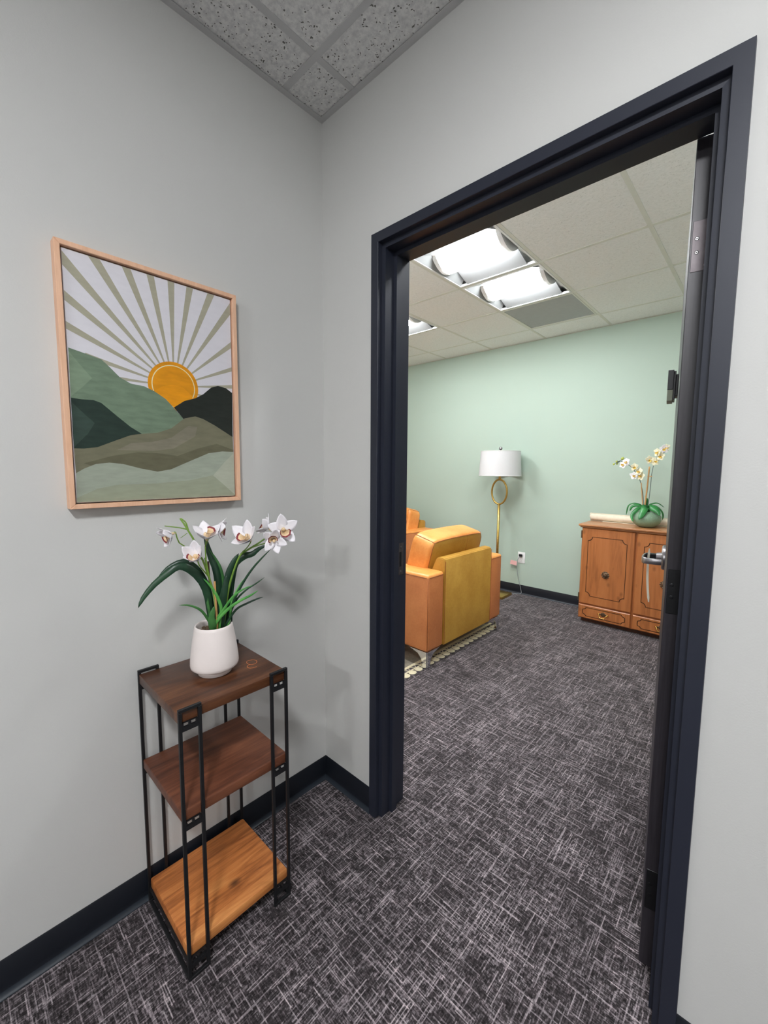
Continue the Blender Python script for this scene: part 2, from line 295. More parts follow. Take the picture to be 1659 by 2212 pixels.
# ---------------------------------------------------------------- materials
H = 2.6985                       # ceiling height
BY = 3.216                       # green wall
X0, X1 = 0.287, 1.303            # outer edges of the door frame
WT = 0.123                       # thickness of the wall with the door
def wall_mat(name, col):
    m, nt, bs = new_mat(name); v = coords(nt)
    c = lin(col)
    f = noise(nt, v, 1.3, 3)
    nt.links.new(ramp(nt, f, [(0.3, tuple(x*0.97 for x in c[:3])), (0.7, c)]), bs.inputs['Base Color'])
    bs.inputs['Roughness'].default_value = 0.62; bs.inputs['Specular IOR Level'].default_value = 0.35
    bump(nt, bs, noise(nt, v, 240, 4, 0.6), 0.12, 0.002)
    return m
M_WALL = wall_mat('hall wall paint', (206, 206, 203))
M_GREEN = wall_mat('green wall paint', (184, 202, 188))
M_OFFW = wall_mat('office wall paint', (206, 206, 196))
def carpet_mat():
    m, nt, bs = new_mat('woven carpet'); L = nt.links
    t = nt.nodes.new('ShaderNodeTexCoord'); sp = nt.nodes.new('ShaderNodeSeparateXYZ'); L.new(t.outputs['Object'], sp.inputs[0])
    X, Y = sp.outputs[0], sp.outputs[1]
    def wn(a, b, seed):
        cx = nt.nodes.new('ShaderNodeCombineXYZ'); L.new(a, cx.inputs[0]); L.new(b, cx.inputs[1]); cx.inputs[2].default_value = seed
        w_ = nt.nodes.new('ShaderNodeTexWhiteNoise'); w_.noise_dimensions = '3D'; L.new(cx.outputs[0], w_.inputs['Vector']); return w_.outputs['Value']
    def threads(U, V, pitch, length, seed):
        row = math_n(nt, 'FLOOR', math_n(nt, 'MULTIPLY', U, 1/pitch))
        off = wn(row, row, seed)
        seg = math_n(nt, 'FLOOR', math_n(nt, 'MULTIPLY_ADD', V, 1/length, math_n(nt, 'MULTIPLY', off, 37.0)))
        return wn(row, seg, seed+3.7)
    a = threads(X, Y, 0.0028, 0.065, 1.0); b = threads(Y, X, 0.0028, 0.065, 11.0)
    a2 = threads(X, Y, 0.0026, 0.010, 21.0); b2 = threads(Y, X, 0.0026, 0.010, 31.0)
    la = math_n(nt, 'POWER', a, 10.0); lb = math_n(nt, 'POWER', b, 10.0)
    c1 = threads(X, Y, 0.0031, 0.16, 41.0); d1 = threads(Y, X, 0.0031, 0.16, 51.0)
    lc = math_n(nt, 'MULTIPLY', math_n(nt, 'POWER', math_n(nt, 'MAXIMUM', c1, d1), 22.0), 0.8)
    ln = math_n(nt, 'MAXIMUM', math_n(nt, 'MAXIMUM', la, lb), lc)
    fine = math_n(nt, 'MULTIPLY', math_n(nt, 'ADD', math_n(nt, 'POWER', a2, 2.0), math_n(nt, 'POWER', b2, 2.0)), 0.28)
    big = noise(nt, coords(nt), 7.0, 3)
    tot = math_n(nt, 'ADD', math_n(nt, 'MULTIPLY', ln, 0.55), math_n(nt, 'MULTIPLY', fine, math_n(nt, 'MULTIPLY_ADD', big, 1.5, 0.25)), clamp=True)
    col = ramp(nt, tot, [(0.0, lin((26, 22, 23))), (0.25, lin((69, 63, 65))), (0.55, lin((138, 129, 133))), (1.0, lin((206, 194, 196)))])
    hue = noise(nt, coords(nt, (1, 1, 1)), 45.0, 2)
    col = mix_n(nt, 0.22, col, ramp(nt, hue, [(0.35, lin((74, 82, 80))), (0.65, lin((116, 94, 102)))]), 'OVERLAY')
    L.new(col, bs.inputs['Base Color'])
    bs.inputs['Roughness'].default_value = 0.95; bs.inputs['Specular IOR Level'].default_value = 0.1
    bs.inputs['Sheen Weight'].default_value = 0.15
    bump(nt, bs, tot, 0.5, 0.004)
    return m
M_CARPET = carpet_mat()
def tile_mat(name, c1, c2, contrast):
    m, nt, bs = new_mat(name); v = coords(nt)
    f1 = noise(nt, v, 60, 4, 0.65)
    vo = nt.nodes.new('ShaderNodeTexVoronoi'); vo.inputs['Scale'].default_value = 95; vo.inputs['Randomness'].default_value = 1.0
    mv = coords(nt, (1, 1, 1)); wv = nt.nodes.new('ShaderNodeVectorMath'); wv.operation = 'ADD'
    nn = nt.nodes.new('ShaderNodeTexNoise'); nn.inputs['Scale'].default_value = 40; nt.links.new(mv, nn.inputs['Vector'])
    sc = nt.nodes.new('ShaderNodeVectorMath'); sc.operation = 'SCALE'; sc.inputs['Scale'].default_value = 0.03
    nt.links.new(nn.outputs['Color'], sc.inputs[0]); nt.links.new(mv, wv.inputs[0]); nt.links.new(sc.outputs[0], wv.inputs[1])
    nt.links.new(wv.outputs[0], vo.inputs['Vector'])
    pit = math_n(nt, 'LESS_THAN', vo.outputs['Distance'], 0.24)
    gate = math_n(nt, 'GREATER_THAN', noise(nt, v, 35, 2), 0.50)
    pit = math_n(nt, 'MULTIPLY', pit, gate)
    base = ramp(nt, f1, [(0.35, lin(c1)), (0.6, lin(c2))])
    col = mix_n(nt, math_n(nt, 'MULTIPLY', pit, contrast), base, lin((92, 90, 86)))
    nt.links.new(col, bs.inputs['Base Color']); bs.inputs['Roughness'].default_value = 0.95
    bs.inputs['Specular IOR Level'].default_value = 0.1
    bump(nt, bs, math_n(nt, 'SUBTRACT', f1, pit), 0.35, 0.004)
    return m
M_TILE = tile_mat('mineral fibre tile', (206, 206, 206), (232, 232, 230), 0.9)
M_TILE2 = tile_mat('mineral fibre tile office', (242, 245, 242), (250, 252, 250), 0.18)
M_TEE = plain('hall grid metal', (196, 196, 196), 0.5, 0, 0.02)
M_TEE2 = plain('office grid metal', (226, 228, 218), 0.5, 0, 0.02)
M_FRAME = plain('navy black enamel', (34, 38, 51), 0.48, 0, 0.05, 3.0, 0.05, 150, spec=0.5)
M_BASE = plain('navy rubber base', (15, 20, 29), 0.5, 0, 0.08, 5.0)
M_TOE_SHEEN = plain('painted sheen on rubber toe', (36, 43, 52), 0.42, 0, 0.05, 5.0)  # same rubber; the reflection on the toe is put into a lighter colour
def door_mat():
    m, nt, bs = new_mat('dark stained door'); v = coords(nt, (60, 60, 2.2))
    f = noise(nt, v, 2.5, 5, 0.6, 0.4)
    nt.links.new(ramp(nt, f, [(0.3, lin((34, 31, 36))), (0.7, lin((52, 48, 54)))]), bs.inputs['Base Color'])
    bs.inputs['Roughness'].default_value = 0.42
    bump(nt, bs, f, 0.15, 0.001); return m
M_DOOR = door_mat()
M_STEEL = plain('brushed steel', (168, 164, 166), 0.34, 1.0, 0.08, 60)
M_HINGE = plain('aged steel hinge', (118, 112, 114), 0.55, 1.0, 0.15, 30)
M_DKHINGE = plain('black painted hinge', (16, 17, 20), 0.4, 0.2, 0.1, 30)
M_DARK = plain('dark recess', (8, 8, 9), 0.8)
M_WHITE = plain('white plastic', (236, 236, 234), 0.4, 0, 0.01)
M_BLK = plain('black plastic', (22, 22, 26), 0.4)
M_REFL = plain('white enamel reflector', (240, 241, 240), 0.4, 0, 0.01)
M_PERF = plain('grey perforated reflector', (146, 148, 148), 0.5, 0, 0.02)
def emit_mat(name, col, s):
    m, nt, bs = new_mat(name)
    bs.inputs['Base Color'].default_value = lin(col); bs.inputs['Emission Color'].default_value = lin(col)
    bs.inputs['Emission Strength'].default_value = s; return m
M_LENS = emit_mat('glowing office lens', (247, 250, 253), FAR_LIGHT)
M_LENS2 = emit_mat('glowing hall lens', (250, 252, 255), HALL_LIGHT)
def wood_mat(name, stops, axis, fine=1.0, rough=0.45, knots=0.0, bmp=0.15, planks=0.0, coat=0.0, dist=1.5):
    m, nt, bs = new_mat(name)
    s = [14*fine]*3; s['xyz'.index(axis)] = 1.1*fine
    v = coords(nt, tuple(s))
    f = noise(nt, v, 2.2, 6, 0.62, dist)
    g = noise(nt, coords(nt, tuple(x*6 for x in s)), 3.0, 3, 0.6)
    tot = math_n(nt, 'ADD', math_n(nt, 'MULTIPLY', f, 0.82), math_n(nt, 'MULTIPLY', g, 0.18))
    if planks:
        t = nt.nodes.new('ShaderNodeTexCoord'); sp = nt.nodes.new('ShaderNodeSeparateXYZ'); nt.links.new(t.outputs['Object'], sp.inputs[0])
        ax = 'xyz'.index('x' if axis == 'y' else 'y') if axis != 'z' else 0
        wn = nt.nodes.new('ShaderNodeTexWhiteNoise'); wn.noise_dimensions = '1D'
        nt.links.new(math_n(nt, 'FLOOR', math_n(nt, 'MULTIPLY', sp.outputs[ax], 1/planks)), wn.inputs['W'])
        tot = math_n(nt, 'ADD', tot, math_n(nt, 'MULTIPLY_ADD', wn.outputs['Value'], 0.16, -0.08))
    col = ramp(nt, tot, stops)
    if knots:
        vo = nt.nodes.new('ShaderNodeTexVoronoi'); vo.inputs['Scale'].default_value = 1.0
        ks = [9.5]*3; ks['xyz'.index(axis)] = 6.0
        nt.links.new(coords(nt, tuple(ks)), vo.inputs['Vector'])
        k = ramp(nt, vo.outputs['Distance'], [(0.05, (1, 1, 1)), (0.16, (0, 0, 0))])
        rgb = nt.nodes.new('ShaderNodeRGBToBW'); nt.links.new(k, rgb.inputs[0])
        col = mix_n(nt, math_n(nt, 'MULTIPLY', rgb.outputs[0], knots), col, lin((40, 22, 12)))
    nt.links.new(col, bs.inputs['Base Color']); bs.inputs['Roughness'].default_value = rough
    bs.inputs['Coat Weight'].default_value = coat; bs.inputs['Coat Roughness'].default_value = 0.25
    bump(nt, bs, tot, bmp, 0.002); return m
M_SHELF1 = wood_mat('walnut stained top', [(0.30, lin((50, 26, 13))), (0.5, lin((82, 47, 26))), (0.7, lin((112, 71, 43)))], 'y', knots=0.8, planks=0.062, rough=0.36, fine=0.75)
M_SHELF2 = wood_mat('walnut stained middle', [(0.30, lin((66, 34, 22))), (0.5, lin((102, 58, 38))), (0.7, lin((130, 80, 54)))], 'y', knots=0.5, planks=0.07, rough=0.5, fine=0.75)
M_SHELF3 = wood_mat('amber stained bottom', [(0.30, lin((134, 74, 32))), (0.5, lin((192, 116, 58))), (0.7, lin((216, 146, 82)))], 'y', knots=0.8, planks=0.055, rough=0.5)
M_IRON = plain('black powder coated iron', (14, 15, 18), 0.55, 0.0, 0.1, 80)
M_CAB = wood_mat('maple cabinet', [(0.2, lin((118, 68, 34))), (0.5, lin((178, 108, 58))), (0.8, lin((198, 128, 74)))], 'z', fine=0.4, knots=0.35, rough=0.38, coat=0.25)
M_CABTOP = wood_mat('maple cabinet top', [(0.25, lin((150, 96, 56))), (0.5, lin((178, 118, 72))), (0.75, lin((204, 148, 98)))], 'x', fine=0.8, rough=0.35, coat=0.3)
M_CABDK = wood_mat('dark cabinet recess', [(0.3, lin((60, 32, 18))), (0.7, lin((90, 50, 28)))], 'z', rough=0.5)
M_PEACH = wood_mat('pale pine moulding', [(0.3, lin((222, 172, 138))), (0.7, lin((240, 196, 164)))], 'z', fine=1.2, rough=0.55, bmp=0.05)
def leather(name, c1, c2, rough=0.42):
    m, nt, bs = new_mat(name); v = coords(nt)
    f = noise(nt, v, 5.0, 5, 0.6); g = noise(nt, v, 70, 3)
    tot = math_n(nt, 'ADD', math_n(nt, 'MULTIPLY', f, 0.75), math_n(nt, 'MULTIPLY', g, 0.25))
    nt.links.new(ramp(nt, tot, [(0.35, lin(c1)), (0.62, lin(c2))]), bs.inputs['Base Color'])
    bs.inputs['Roughness'].default_value = rough
    bump(nt, bs, g, 0.12, 0.002); return m
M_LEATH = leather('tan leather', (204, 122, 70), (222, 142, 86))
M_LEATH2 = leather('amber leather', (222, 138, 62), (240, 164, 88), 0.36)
M_OLIVE = leather('mustard toned leather', (176, 128, 44), (196, 150, 62), 0.5)  # mustard tone for the back panel and the cushion's rear face
M_SEAM = plain('leather seam', (160, 90, 46), 0.6)
M_CHROME = plain('polished chrome', (225, 226, 230), 0.12, 1.0, 0.02)
M_GOLD = plain('brushed gold', (206, 170, 96), 0.32, 1.0, 0.06, 60)
M_SHADE = plain('white linen shade', (214, 214, 215), 0.85, 0, 0.02, 200, 0.1, 900)
M_CREAM = plain('cream cotton lace', (226, 216, 184), 0.9, 0, 0.06, 90, 0.4, 500)
def rug_mat():
    m, nt, bs = new_mat('grey woven rug'); v = coords(nt, (1, 1, 1))
    f = noise(nt, v, 9, 4); g = noise(nt, coords(nt, (1, 9, 1)), 60, 3)
    tot = math_n(nt, 'ADD', math_n(nt, 'MULTIPLY', f, 0.5), math_n(nt, 'MULTIPLY', g, 0.5))
    nt.links.new(ramp(nt, tot, [(0.35, lin((112, 108, 98))), (0.55, lin((160, 152, 136))), (0.7, lin((186, 178, 152)))]), bs.inputs['Base Color'])
    bs.inputs['Roughness'].default_value = 0.95; bump(nt, bs, g, 0.4, 0.003); return m
M_RUG = rug_mat()
M_TOWEL = plain('cream rolled cloth', (238, 226, 204), 0.9, 0, 0.05, 40, 0.35, 260)
M_POT = plain('blush white ceramic', (232, 222, 218), 0.5, 0, 0.04, 9, 0.04, 300, coat=0.15)
M_POTG = plain('celadon ceramic pot', (130, 158, 132), 0.4, 0, 0.12, 120, 0.1, 500, coat=0.2)
M_SOIL = plain('bark and moss', (96, 78, 58), 0.95, 0, 0.6, 90, 0.8, 120)
def leaf_mat(name, c1, c2, rough=0.38):
    m, nt, bs = new_mat(name); f = noise(nt, coords(nt, (1, 1, 1)), 14, 3)
    nt.links.new(ramp(nt, f, [(0.35, lin(c1)), (0.65, lin(c2))]), bs.inputs['Base Color'])
    bs.inputs['Roughness'].default_value = rough; return m
M_LFD = leaf_mat('dark orchid leaf', (22, 50, 36), (36, 72, 46))
M_LFM = leaf_mat('mid green leaf', (46, 96, 50), (70, 122, 62))
M_LFB = leaf_mat('bright grass leaf', (56, 130, 54), (96, 170, 80))
M_STEM = leaf_mat('yellow green stem', (92, 130, 44), (126, 160, 62))
M_KSTEM = plain('dark grey stem', (72, 84, 88), 0.6)
M_TWIG = plain('dark brown stake', (62, 36, 26), 0.7)
M_BAMB = plain('tan bamboo stake', (196, 150, 96), 0.6)
M_PETAL = plain('white silk petal', (240, 236, 240), 0.6, 0, 0.03, 40)
M_LIP = plain('cream petal throat', (226, 200, 160), 0.6, 0, 0.12, 150)
M_RED = plain('wine red lip edge', (128, 40, 48), 0.6, 0, 0.15, 150)
M_YEL = plain('yellow petal centre', (226, 190, 80), 0.6)
M_PETALY = plain('ivory petal', (242, 236, 206), 0.6, 0, 0.05, 60)
M_BUD = plain('green bud', (186, 196, 90), 0.6)
M_PINK = plain('pink paper tag', (244, 190, 186), 0.8)
M_CORD = plain('grey cord', (150, 156, 158), 0.5)
M_GREY = plain('grey panel', (176, 180, 180), 0.6, 0, 0.03)
M_OLGREY = plain('olive grey plate', (150, 156, 136), 0.5)
M_BRASS = plain('polished brass', (226, 184, 104), 0.25, 1.0, 0.05)
M_ABRASS = plain('antique brass', (120, 100, 80), 0.45, 0.9, 0.3, 120)

# ---------------------------------------------------------------- room shell
def struct(o): o['kind'] = 'structure'; return o
bm = BM(); box(bm, -3.6, 3.4, -5.5, 3.35, -0.06, 0.0); floor = struct(link('floor', bm, M_CARPET))
bm = BM(); box(bm, -0.12, 0.0, -5.4, 0.0, 0, H+0.1); struct(link('wall_left', bm, M_WALL))
bm = BM()
box(bm, -3.5, X0+0.03, 0.0, WT, 0, H+0.1); box(bm, X1-0.03, 3.3, 0.0, WT, 0, H+0.1); box(bm, X0+0.03, X1-0.03, 0.0, WT, 2.155, H+0.1)
struct(link('wall_front', bm, M_WALL))
bm = BM(); box(bm, -3.5, 3.3, BY, BY+0.12, 0, H+0.1); struct(link('wall_back', bm, M_GREEN))
bm = BM(); box(bm, 1.75, 1.87, WT, BY, 0, H+0.1); struct(link('wall_right', bm, M_OFFW))
bm = BM(); box(bm, -3.62, -3.5, WT, BY, 0, H+0.1); struct(link('wall_side', bm, M_OFFW))
bm = BM(); box(bm, 3.3, 3.42, -5.4, 0.0, 0, H+0.1); struct(link('wall_hall', bm, M_WALL))
bm = BM(); box(bm, -0.12, 3.42, -5.52, -5.4, 0, H+0.1); struct(link('wall_rear', bm, M_WALL))

# cove base: profile (out from the wall, height)
def cove(name, p0, p1, nrm, m0=0, m1=0):
    """rubber base from p0 to p1; nrm points into the room; m0/m1 = +1 for an inside mitre at that end"""
    p0, p1, nrm = Vector(p0), Vector(p1), Vector(nrm); d = (p1-p0).normalized()
    prof = [(0, 0), (0.016, 0.0), (0.016, 0.002), (0.008, 0.006), (0.0045, 0.014), (0.0035, 0.03), (0.0035, 0.097), (0.002, 0.1), (0, 0.1)]
    b = BM()
    A = [b.verts.new(p0+nrm*o+Vector((0, 0, z))+d*o*m0) for o, z in prof]
    B = [b.verts.new(p1+nrm*o+Vector((0, 0, z))-d*o*m1) for o, z in prof]
    n = len(prof)
    for i in range(n):
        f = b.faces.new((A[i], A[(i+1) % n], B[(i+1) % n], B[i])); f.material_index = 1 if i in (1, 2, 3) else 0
    b.faces.new(A[::-1]); b.faces.new(B)
    return struct(link(name, b, [M_BASE, M_TOE_SHEEN], auto=40))
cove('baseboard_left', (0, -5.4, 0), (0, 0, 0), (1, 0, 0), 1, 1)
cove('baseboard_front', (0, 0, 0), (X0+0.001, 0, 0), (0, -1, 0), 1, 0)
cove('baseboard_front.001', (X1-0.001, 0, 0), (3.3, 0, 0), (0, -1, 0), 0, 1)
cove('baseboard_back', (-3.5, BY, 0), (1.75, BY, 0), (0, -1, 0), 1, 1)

# ---------------------------------------------------------------- ceilings
def ceiling(name, x0, x1, y0, y1, gx, gy, mtile, mtee, skip, main='x'):
    b = BM(); box(b, x0, x1, y0, y1, H+0.05, H+0.1); c = struct(link(name, b, mtile))
    P = 0.6096
    def lines(g, a, z):
        k = math.ceil((a-g)/P+1e-6); r = []
        while g+k*P < z-1e-3: r.append(g+k*P); k += 1
        return r
    LX, LY = lines(gx, x0, x1), lines(gy, y0, y1)
    ex, ey = [x0]+LX+[x1], [y0]+LY+[y1]
    hw = 0.0115
    for i in range(len(ex)-1):
        for j in range(len(ey)-1):
            cx, cy = (ex[i]+ex[i+1])/2, (ey[j]+ey[j+1])/2
            if any(abs(cx-a) < 0.2 and abs(cy-b_) < 0.2 for a, b_ in skip): continue
            b = BM(); box(b, ex[i]+0.004, ex[i+1]-0.004, ey[j]+0.004, ey[j+1]-0.004, H+0.001, H+0.016)
            link('ceiling_tile', b, mtile, c)
    for x in LX:
        if main == 'y':
            b = BM(); box(b, x-hw, x+hw, y0+0.001, y1-0.001, H-0.0012, H+0.0008, 0.0004, 1); link('tee_bar', b, mtee, c)
        else:
            for j in range(len(ey)-1):
                b = BM(); box(b, x-hw, x+hw, ey[j]+hw, ey[j+1]-hw, H-0.0009, H+0.0008); link('tee_bar', b, mtee, c)
    for y in LY:
        if main == 'x':
            b = BM(); box(b, x0+0.001, x1-0.001, y-hw, y+hw, H-0.0012, H+0.0008, 0.0004, 1); link('tee_bar', b, mtee, c)
        else:
            for i in range(len(ex)-1):
                b = BM(); box(b, ex[i]+hw, ex[i+1]-hw, y-hw, y+hw, H-0.0009, H+0.0008); link('tee_bar', b, mtee, c)
    w_ = 0.022
    for a in ((x0, x0+w_, y0, y1), (x1-w_, x1, y0, y1), (x0+w_, x1-w_, y0, y0+w_), (x0+w_, x1-w_, y1-w_, y1)):
        b = BM(); box(b, *a, H-0.0022, H-0.0012); link('wall_angle', b, mtee, c)
    return c
P = 0.6096
GX, GY = 0.7925, 1.0156
fcell = lambda i, j: (GX+P*(i+0.5), GY+P*(j+0.5))
FAR_L = [fcell(-2, 0), fcell(-2, 1), fcell(-4, 1), fcell(-4, 0), fcell(-2, -1), fcell(0, -1), fcell(-4, -1)]  # after the visible ones: unseen lights added to brighten the office
VENT = fcell(-2, 2)
HX, HY = 0.196, -0.18
HALL_L = [(HX+P*2.5, HY-P*k) for k in (2.5, 6.5)]
ceiling('ceiling', 0.0, 3.3, -5.4, 0.0, HX, HY, M_TILE, M_TEE, HALL_L, 'x')
ceiling('ceiling.001', -3.5, 1.75, WT, BY, GX, GY, M_TILE2, M_TEE2, FAR_L+[VENT], 'y')

def troffer(c, lens, label, group):
    t = thing('ceiling_light', (c[0], c[1], H), label, 'light', group)
    cx, cy = c; h = P/2-0.0125
    b = BM()                                              # flange around the opening
    for a in ((-h, h, -h, -h+0.012), (-h, h, h-0.012, h), (-h, -h+0.012, -h+0.012, h-0.012), (h-0.012, h, -h+0.012, h-0.012)):
        box(b, cx+a[0], cx+a[1], cy+a[2], cy+a[3], H-0.003, H+0.012)
    box(b, cx-h, cx+h, cy-h, cy+h, H+0.098, H+0.104)
    link('housing', b, M_REFL, t)
    i = h-0.012; e = 0.055; lw = 0.118
    for s in (-1, 1):                                     # sloping side reflectors
        b = BM()
        extrude_poly(b, [(cx-i+e, cy+s*i, H+0.001), (cx-i+e, cy+s*(lw+0.01), H+0.052), (cx-i+e, cy+s*(lw+0.01), H+0.056), (cx-i+e, cy+s*i, H+0.006)], (2*i-2*e, 0, 0))
        link('reflector', b, M_PERF, t)
    for s in (-1, 1):                                     # end plates, cut to the slope
        b = BM()
        xo, xi = cx+s*i, cx+s*(i-e)
        v = [(xo, cy-i, H+0.001), (xo, cy+i, H+0.001), (xi, cy+i-0.02, H+0.06), (xi, cy-i+0.02, H+0.06)]
        vs = [b.verts.new(p) for p in v]; vt = [b.verts.new((p[0], p[1], p[2]+0.004)) for p in v]
        b.faces.new(vs); b.faces.new(vt[::-1])
        for k in range(4): b.faces.new((vs[k], vs[(k+1) % 4], vt[(k+1) % 4], vt[k]))
        link('end_plate', b, M_PERF, t)
    def arc(r, z0, sag, n=16): return [(cy-r+2*r*k/n, z0-sag*math.sin(math.pi*k/n)**0.75) for k in range(n+1)]
    L0, L1 = cx-i+e+0.012, cx+i-e-0.012
    b = BM(); pts = arc(lw, H+0.055, 0.075)
    extrude_poly(b, [(L0, y, z) for y, z in pts], (L1-L0, 0, 0)); link('lens', b, lens, t, smooth=False)
    for s in (0, 1):                                      # curved bracket at each end of the lens
        b = BM(); o = [(y, z) for y, z in arc(lw+0.012, H+0.056, 0.072)]
        xx = (L0-0.030) if s == 0 else L1+0.001
        extrude_poly(b, [(xx, y, z) for y, z in o], (0.029, 0, 0)); link('lens_bracket', b, M_REFL, t)
    return t
for c, lb in zip(FAR_L, ('lit square ceiling light nearest the doorway, beside a second one', 'lit square ceiling light between its twin and the flat grey panel', 'lit ceiling light half hidden by the left door jamb', 'added ceiling light of the left row, unseen behind the door jamb', 'added ceiling light above the armchair, unseen above the door head', 'added unseen ceiling light just inside the doorway on the door side', 'added unseen ceiling light of the left row nearest the doorway wall')):
    troffer(c, M_LENS, lb, 'office ceiling lights')
for c, lb in zip(HALL_L, ('hall ceiling light nearest the doorway', 'hall ceiling light furthest from the doorway')):
    troffer(c, M_LENS2, lb, 'hall ceiling lights')
t = thing('ceiling_vent', (VENT[0], VENT[1], H), 'flat grey square vent panel in the ceiling next to the lights', 'vent')
h = P/2-0.0125; cx, cy = VENT
b = BM()
for a in ((-h, h, -h, -h+0.012), (-h, h, h-0.012, h), (-h, -h+0.012, -h+0.012, h-0.012), (h-0.012, h, -h+0.012, h-0.012)):
    box(b, cx+a[0], cx+a[1], cy+a[2], cy+a[3], H-0.002, H+0.012)
link('vent_frame', b, M_TEE2, t)
b = BM(); box(b, cx-h+0.014, cx+h-0.014, cy-h+0.014, cy+h-0.014, H+0.003, H+0.006); link('face_panel', b, M_GREY, t)

# ---------------------------------------------------------------- door frame
JP = [(0, 0.0005), (0, -0.014), (0.032, -0.014), (0.033, -0.013), (0.033, 0.007), (0.049, 0.008), (0.049, 0.052), (0.063, 0.052), (0.063, 0.078),
      (0.049, 0.078), (0.049, 0.137), (0, 0.137), (0, WT-0.0005), (0.028, WT-0.0005), (0.028, 0.0005)]
FT = 2.184                                            # top of the frame
def jamb(side):
    b = BM(); n = len(JP)
    X = (lambda s: X0+s) if side < 0 else (lambda s: X1-s)
    A = [b.verts.new((X(s), y, 0)) for s, y in JP]; B = [b.verts.new((X(s), y, FT-s)) for s, y in JP]
    for i in range(n): b.faces.new((A[i], A[(i+1) % n], B[(i+1) % n], B[i]))
    b.faces.new(A[::-1])
    return b
trim = struct(link('trim_1', jamb(-1), M_FRAME))
link('side_jamb', jamb(1), M_FRAME, trim)
b = BM(); n = len(JP)
A = [b.verts.new((X0+s, y, FT-s)) for s, y in JP]; B = [b.verts.new((X1-s, y, FT-s)) for s, y in JP]
for i in range(n): b.faces.new((A[i], A[(i+1) % n], B[(i+1) % n], B[i]))
link('head_jamb', b, M_FRAME, trim)
sx = X0+0.049
b = BM()                                              # strike plate with its hole
for a in ((0.088, 0.120, 1.050, 1.085), (0.088, 0.120, 0.960, 0.992), (0.088, 0.096, 0.992, 1.050), (0.108, 0.120, 0.992, 1.050)):
    box(b, sx-0.0005, sx+0.0012, a[0], a[1], a[2], a[3])
sp_ = link('strike_plate', b, M_HINGE, trim, label='dull steel strike plate')
b = BM(); box(b, sx+0.0001, sx+0.0005, 0.096, 0.108, 0.992, 1.050); link('latch_hole', b, M_DARK, sp_)
for z in (1.070, 0.974):
    b = BM(); lathe(b, [(0.0045, 0), (0.0045, 0.0018), (0.003, 0.0022)], (sx, 0.104, z), 14, axis=(1, 0, 0)); link('screw', b, M_STEEL, sp_)

# ---------------------------------------------------------------- open door (swung 81 degrees into the office)
DA = math.radians(9.0)
DC = Vector((1.199, 0.138, 0)); dv = Vector((-math.sin(DA), math.cos(DA), 0)); dn = Vector((math.cos(DA), math.sin(DA), 0))
DM = Matrix((dn, dv, Vector((0, 0, 1)))).transposed().to_4x4(); DM.translation = DC      # local: x thickness, y along the leaf, z up
b = BM(); box(b, 0, 0.0445, 0, 0.914, 0.012, 2.138, 0.0015, 1, mat=DM); door = struct(link('door_1', b, M_DOOR))
for z0, mt, lb in ((1.840, M_HINGE, 'bare steel hinge leaf'), (1.011, M_DKHINGE, 'black hinge leaf'), (0.183, M_DKHINGE, None)):
    b = BM(); box(b, 0.004, 0.0445, -0.0014, 0.001, z0, z0+0.1143, 0.0006, 1, mat=DM)
    hg = link('hinge', b, mt, door, label=lb)
    b = BM(); lathe(b, [(0.0062, 0), (0.0062, 0.1143), (0.004, 0.119)], DM @ Vector((0.0515, -0.004, z0)), 12); link('knuckle', b, mt, hg)
    for sx_, sz in ((0.036, 0.103), (0.013, 0.074), (0.014, 0.043), (0.034, 0.012)):
        c = DM @ Vector((sx_, -0.0013, z0+sz))
        b = BM(); lathe(b, [(0.0047, 0), (0.0047, 0.0004), (0.003, 0.001)], c, 16, axis=-dv)
        s = link('screw', b, M_STEEL if mt is M_HINGE else M_DKHINGE, hg)
        if mt is M_HINGE:
            L2 = DM @ Matrix.Translation((sx_, -0.0026, z0+sz)) @ Matrix.Rotation(0.6, 4, 'Y')
            s.data.materials.append(M_DARK)
            b = BM(); b.from_mesh(s.data); 
            box(b, -0.0028, 0.0028, -0.0002, 0.0002, -0.0006, 0.0006, mi=1, mat=L2); box(b, -0.0006, 0.0006, -0.0002, 0.0002, -0.0028, 0.0028, mi=1, mat=L2)
            b.to_mesh(s.data); b.free()
# lever handle on the hall face
LZ, LD = 1.005, 0.844
b = BM(); lathe(b, [(0.052, 0), (0.052, 0.007), (0.047, 0.012), (0.020, 0.014), (0.017, 0.032)], DM @ Vector((0, LD, LZ)), 32, axis=-dn)
lev = link('door_handle', b, M_STEEL, door, auto=35, label='brushed steel lever handle')
b = BM(); box(b, -0.0685, -0.028, LD-0.012, LD+0.012, LZ-0.015, LZ+0.013, 0.003, 2, mat=DM); link('lever_neck', b, M_DKHINGE, lev)
path = [(-0.052, LD+0.006), (-0.066, LD-0.004), (-0.074, LD-0.025), (-0.0775, LD-0.06), (-0.0775, LD-0.095), (-0.071, LD-0.112), (-0.055, LD-0.119), (-0.030, LD-0.121), (-0.012, LD-0.120)]
pp = smooth_path([(x, y, 0) for x, y in path], 22)
b = BM(); rings = []
for i, p in enumerate(pp):
    d = (pp[min(i+1, 22)]-pp[max(i-1, 0)]).normalized(); nn = Vector((-d.y, d.x, 0)); hz = 0.0145-0.003*(i/22)
    rings.append([b.verts.new(DM @ (p+nn*a*0.0035+Vector((0, 0, LZ+c_*hz)))) for a, c_ in ((-1, -0.8), (-0.4, -1), (0.4, -1), (1, -0.8), (1, 0.8), (0.4, 1), (-0.4, 1), (-1, 0.8))])
for A, B in zip(rings, rings[1:]):
    for k in range(8): b.faces.new((A[k], A[(k+1) % 8], B[(k+1) % 8], B[k]))
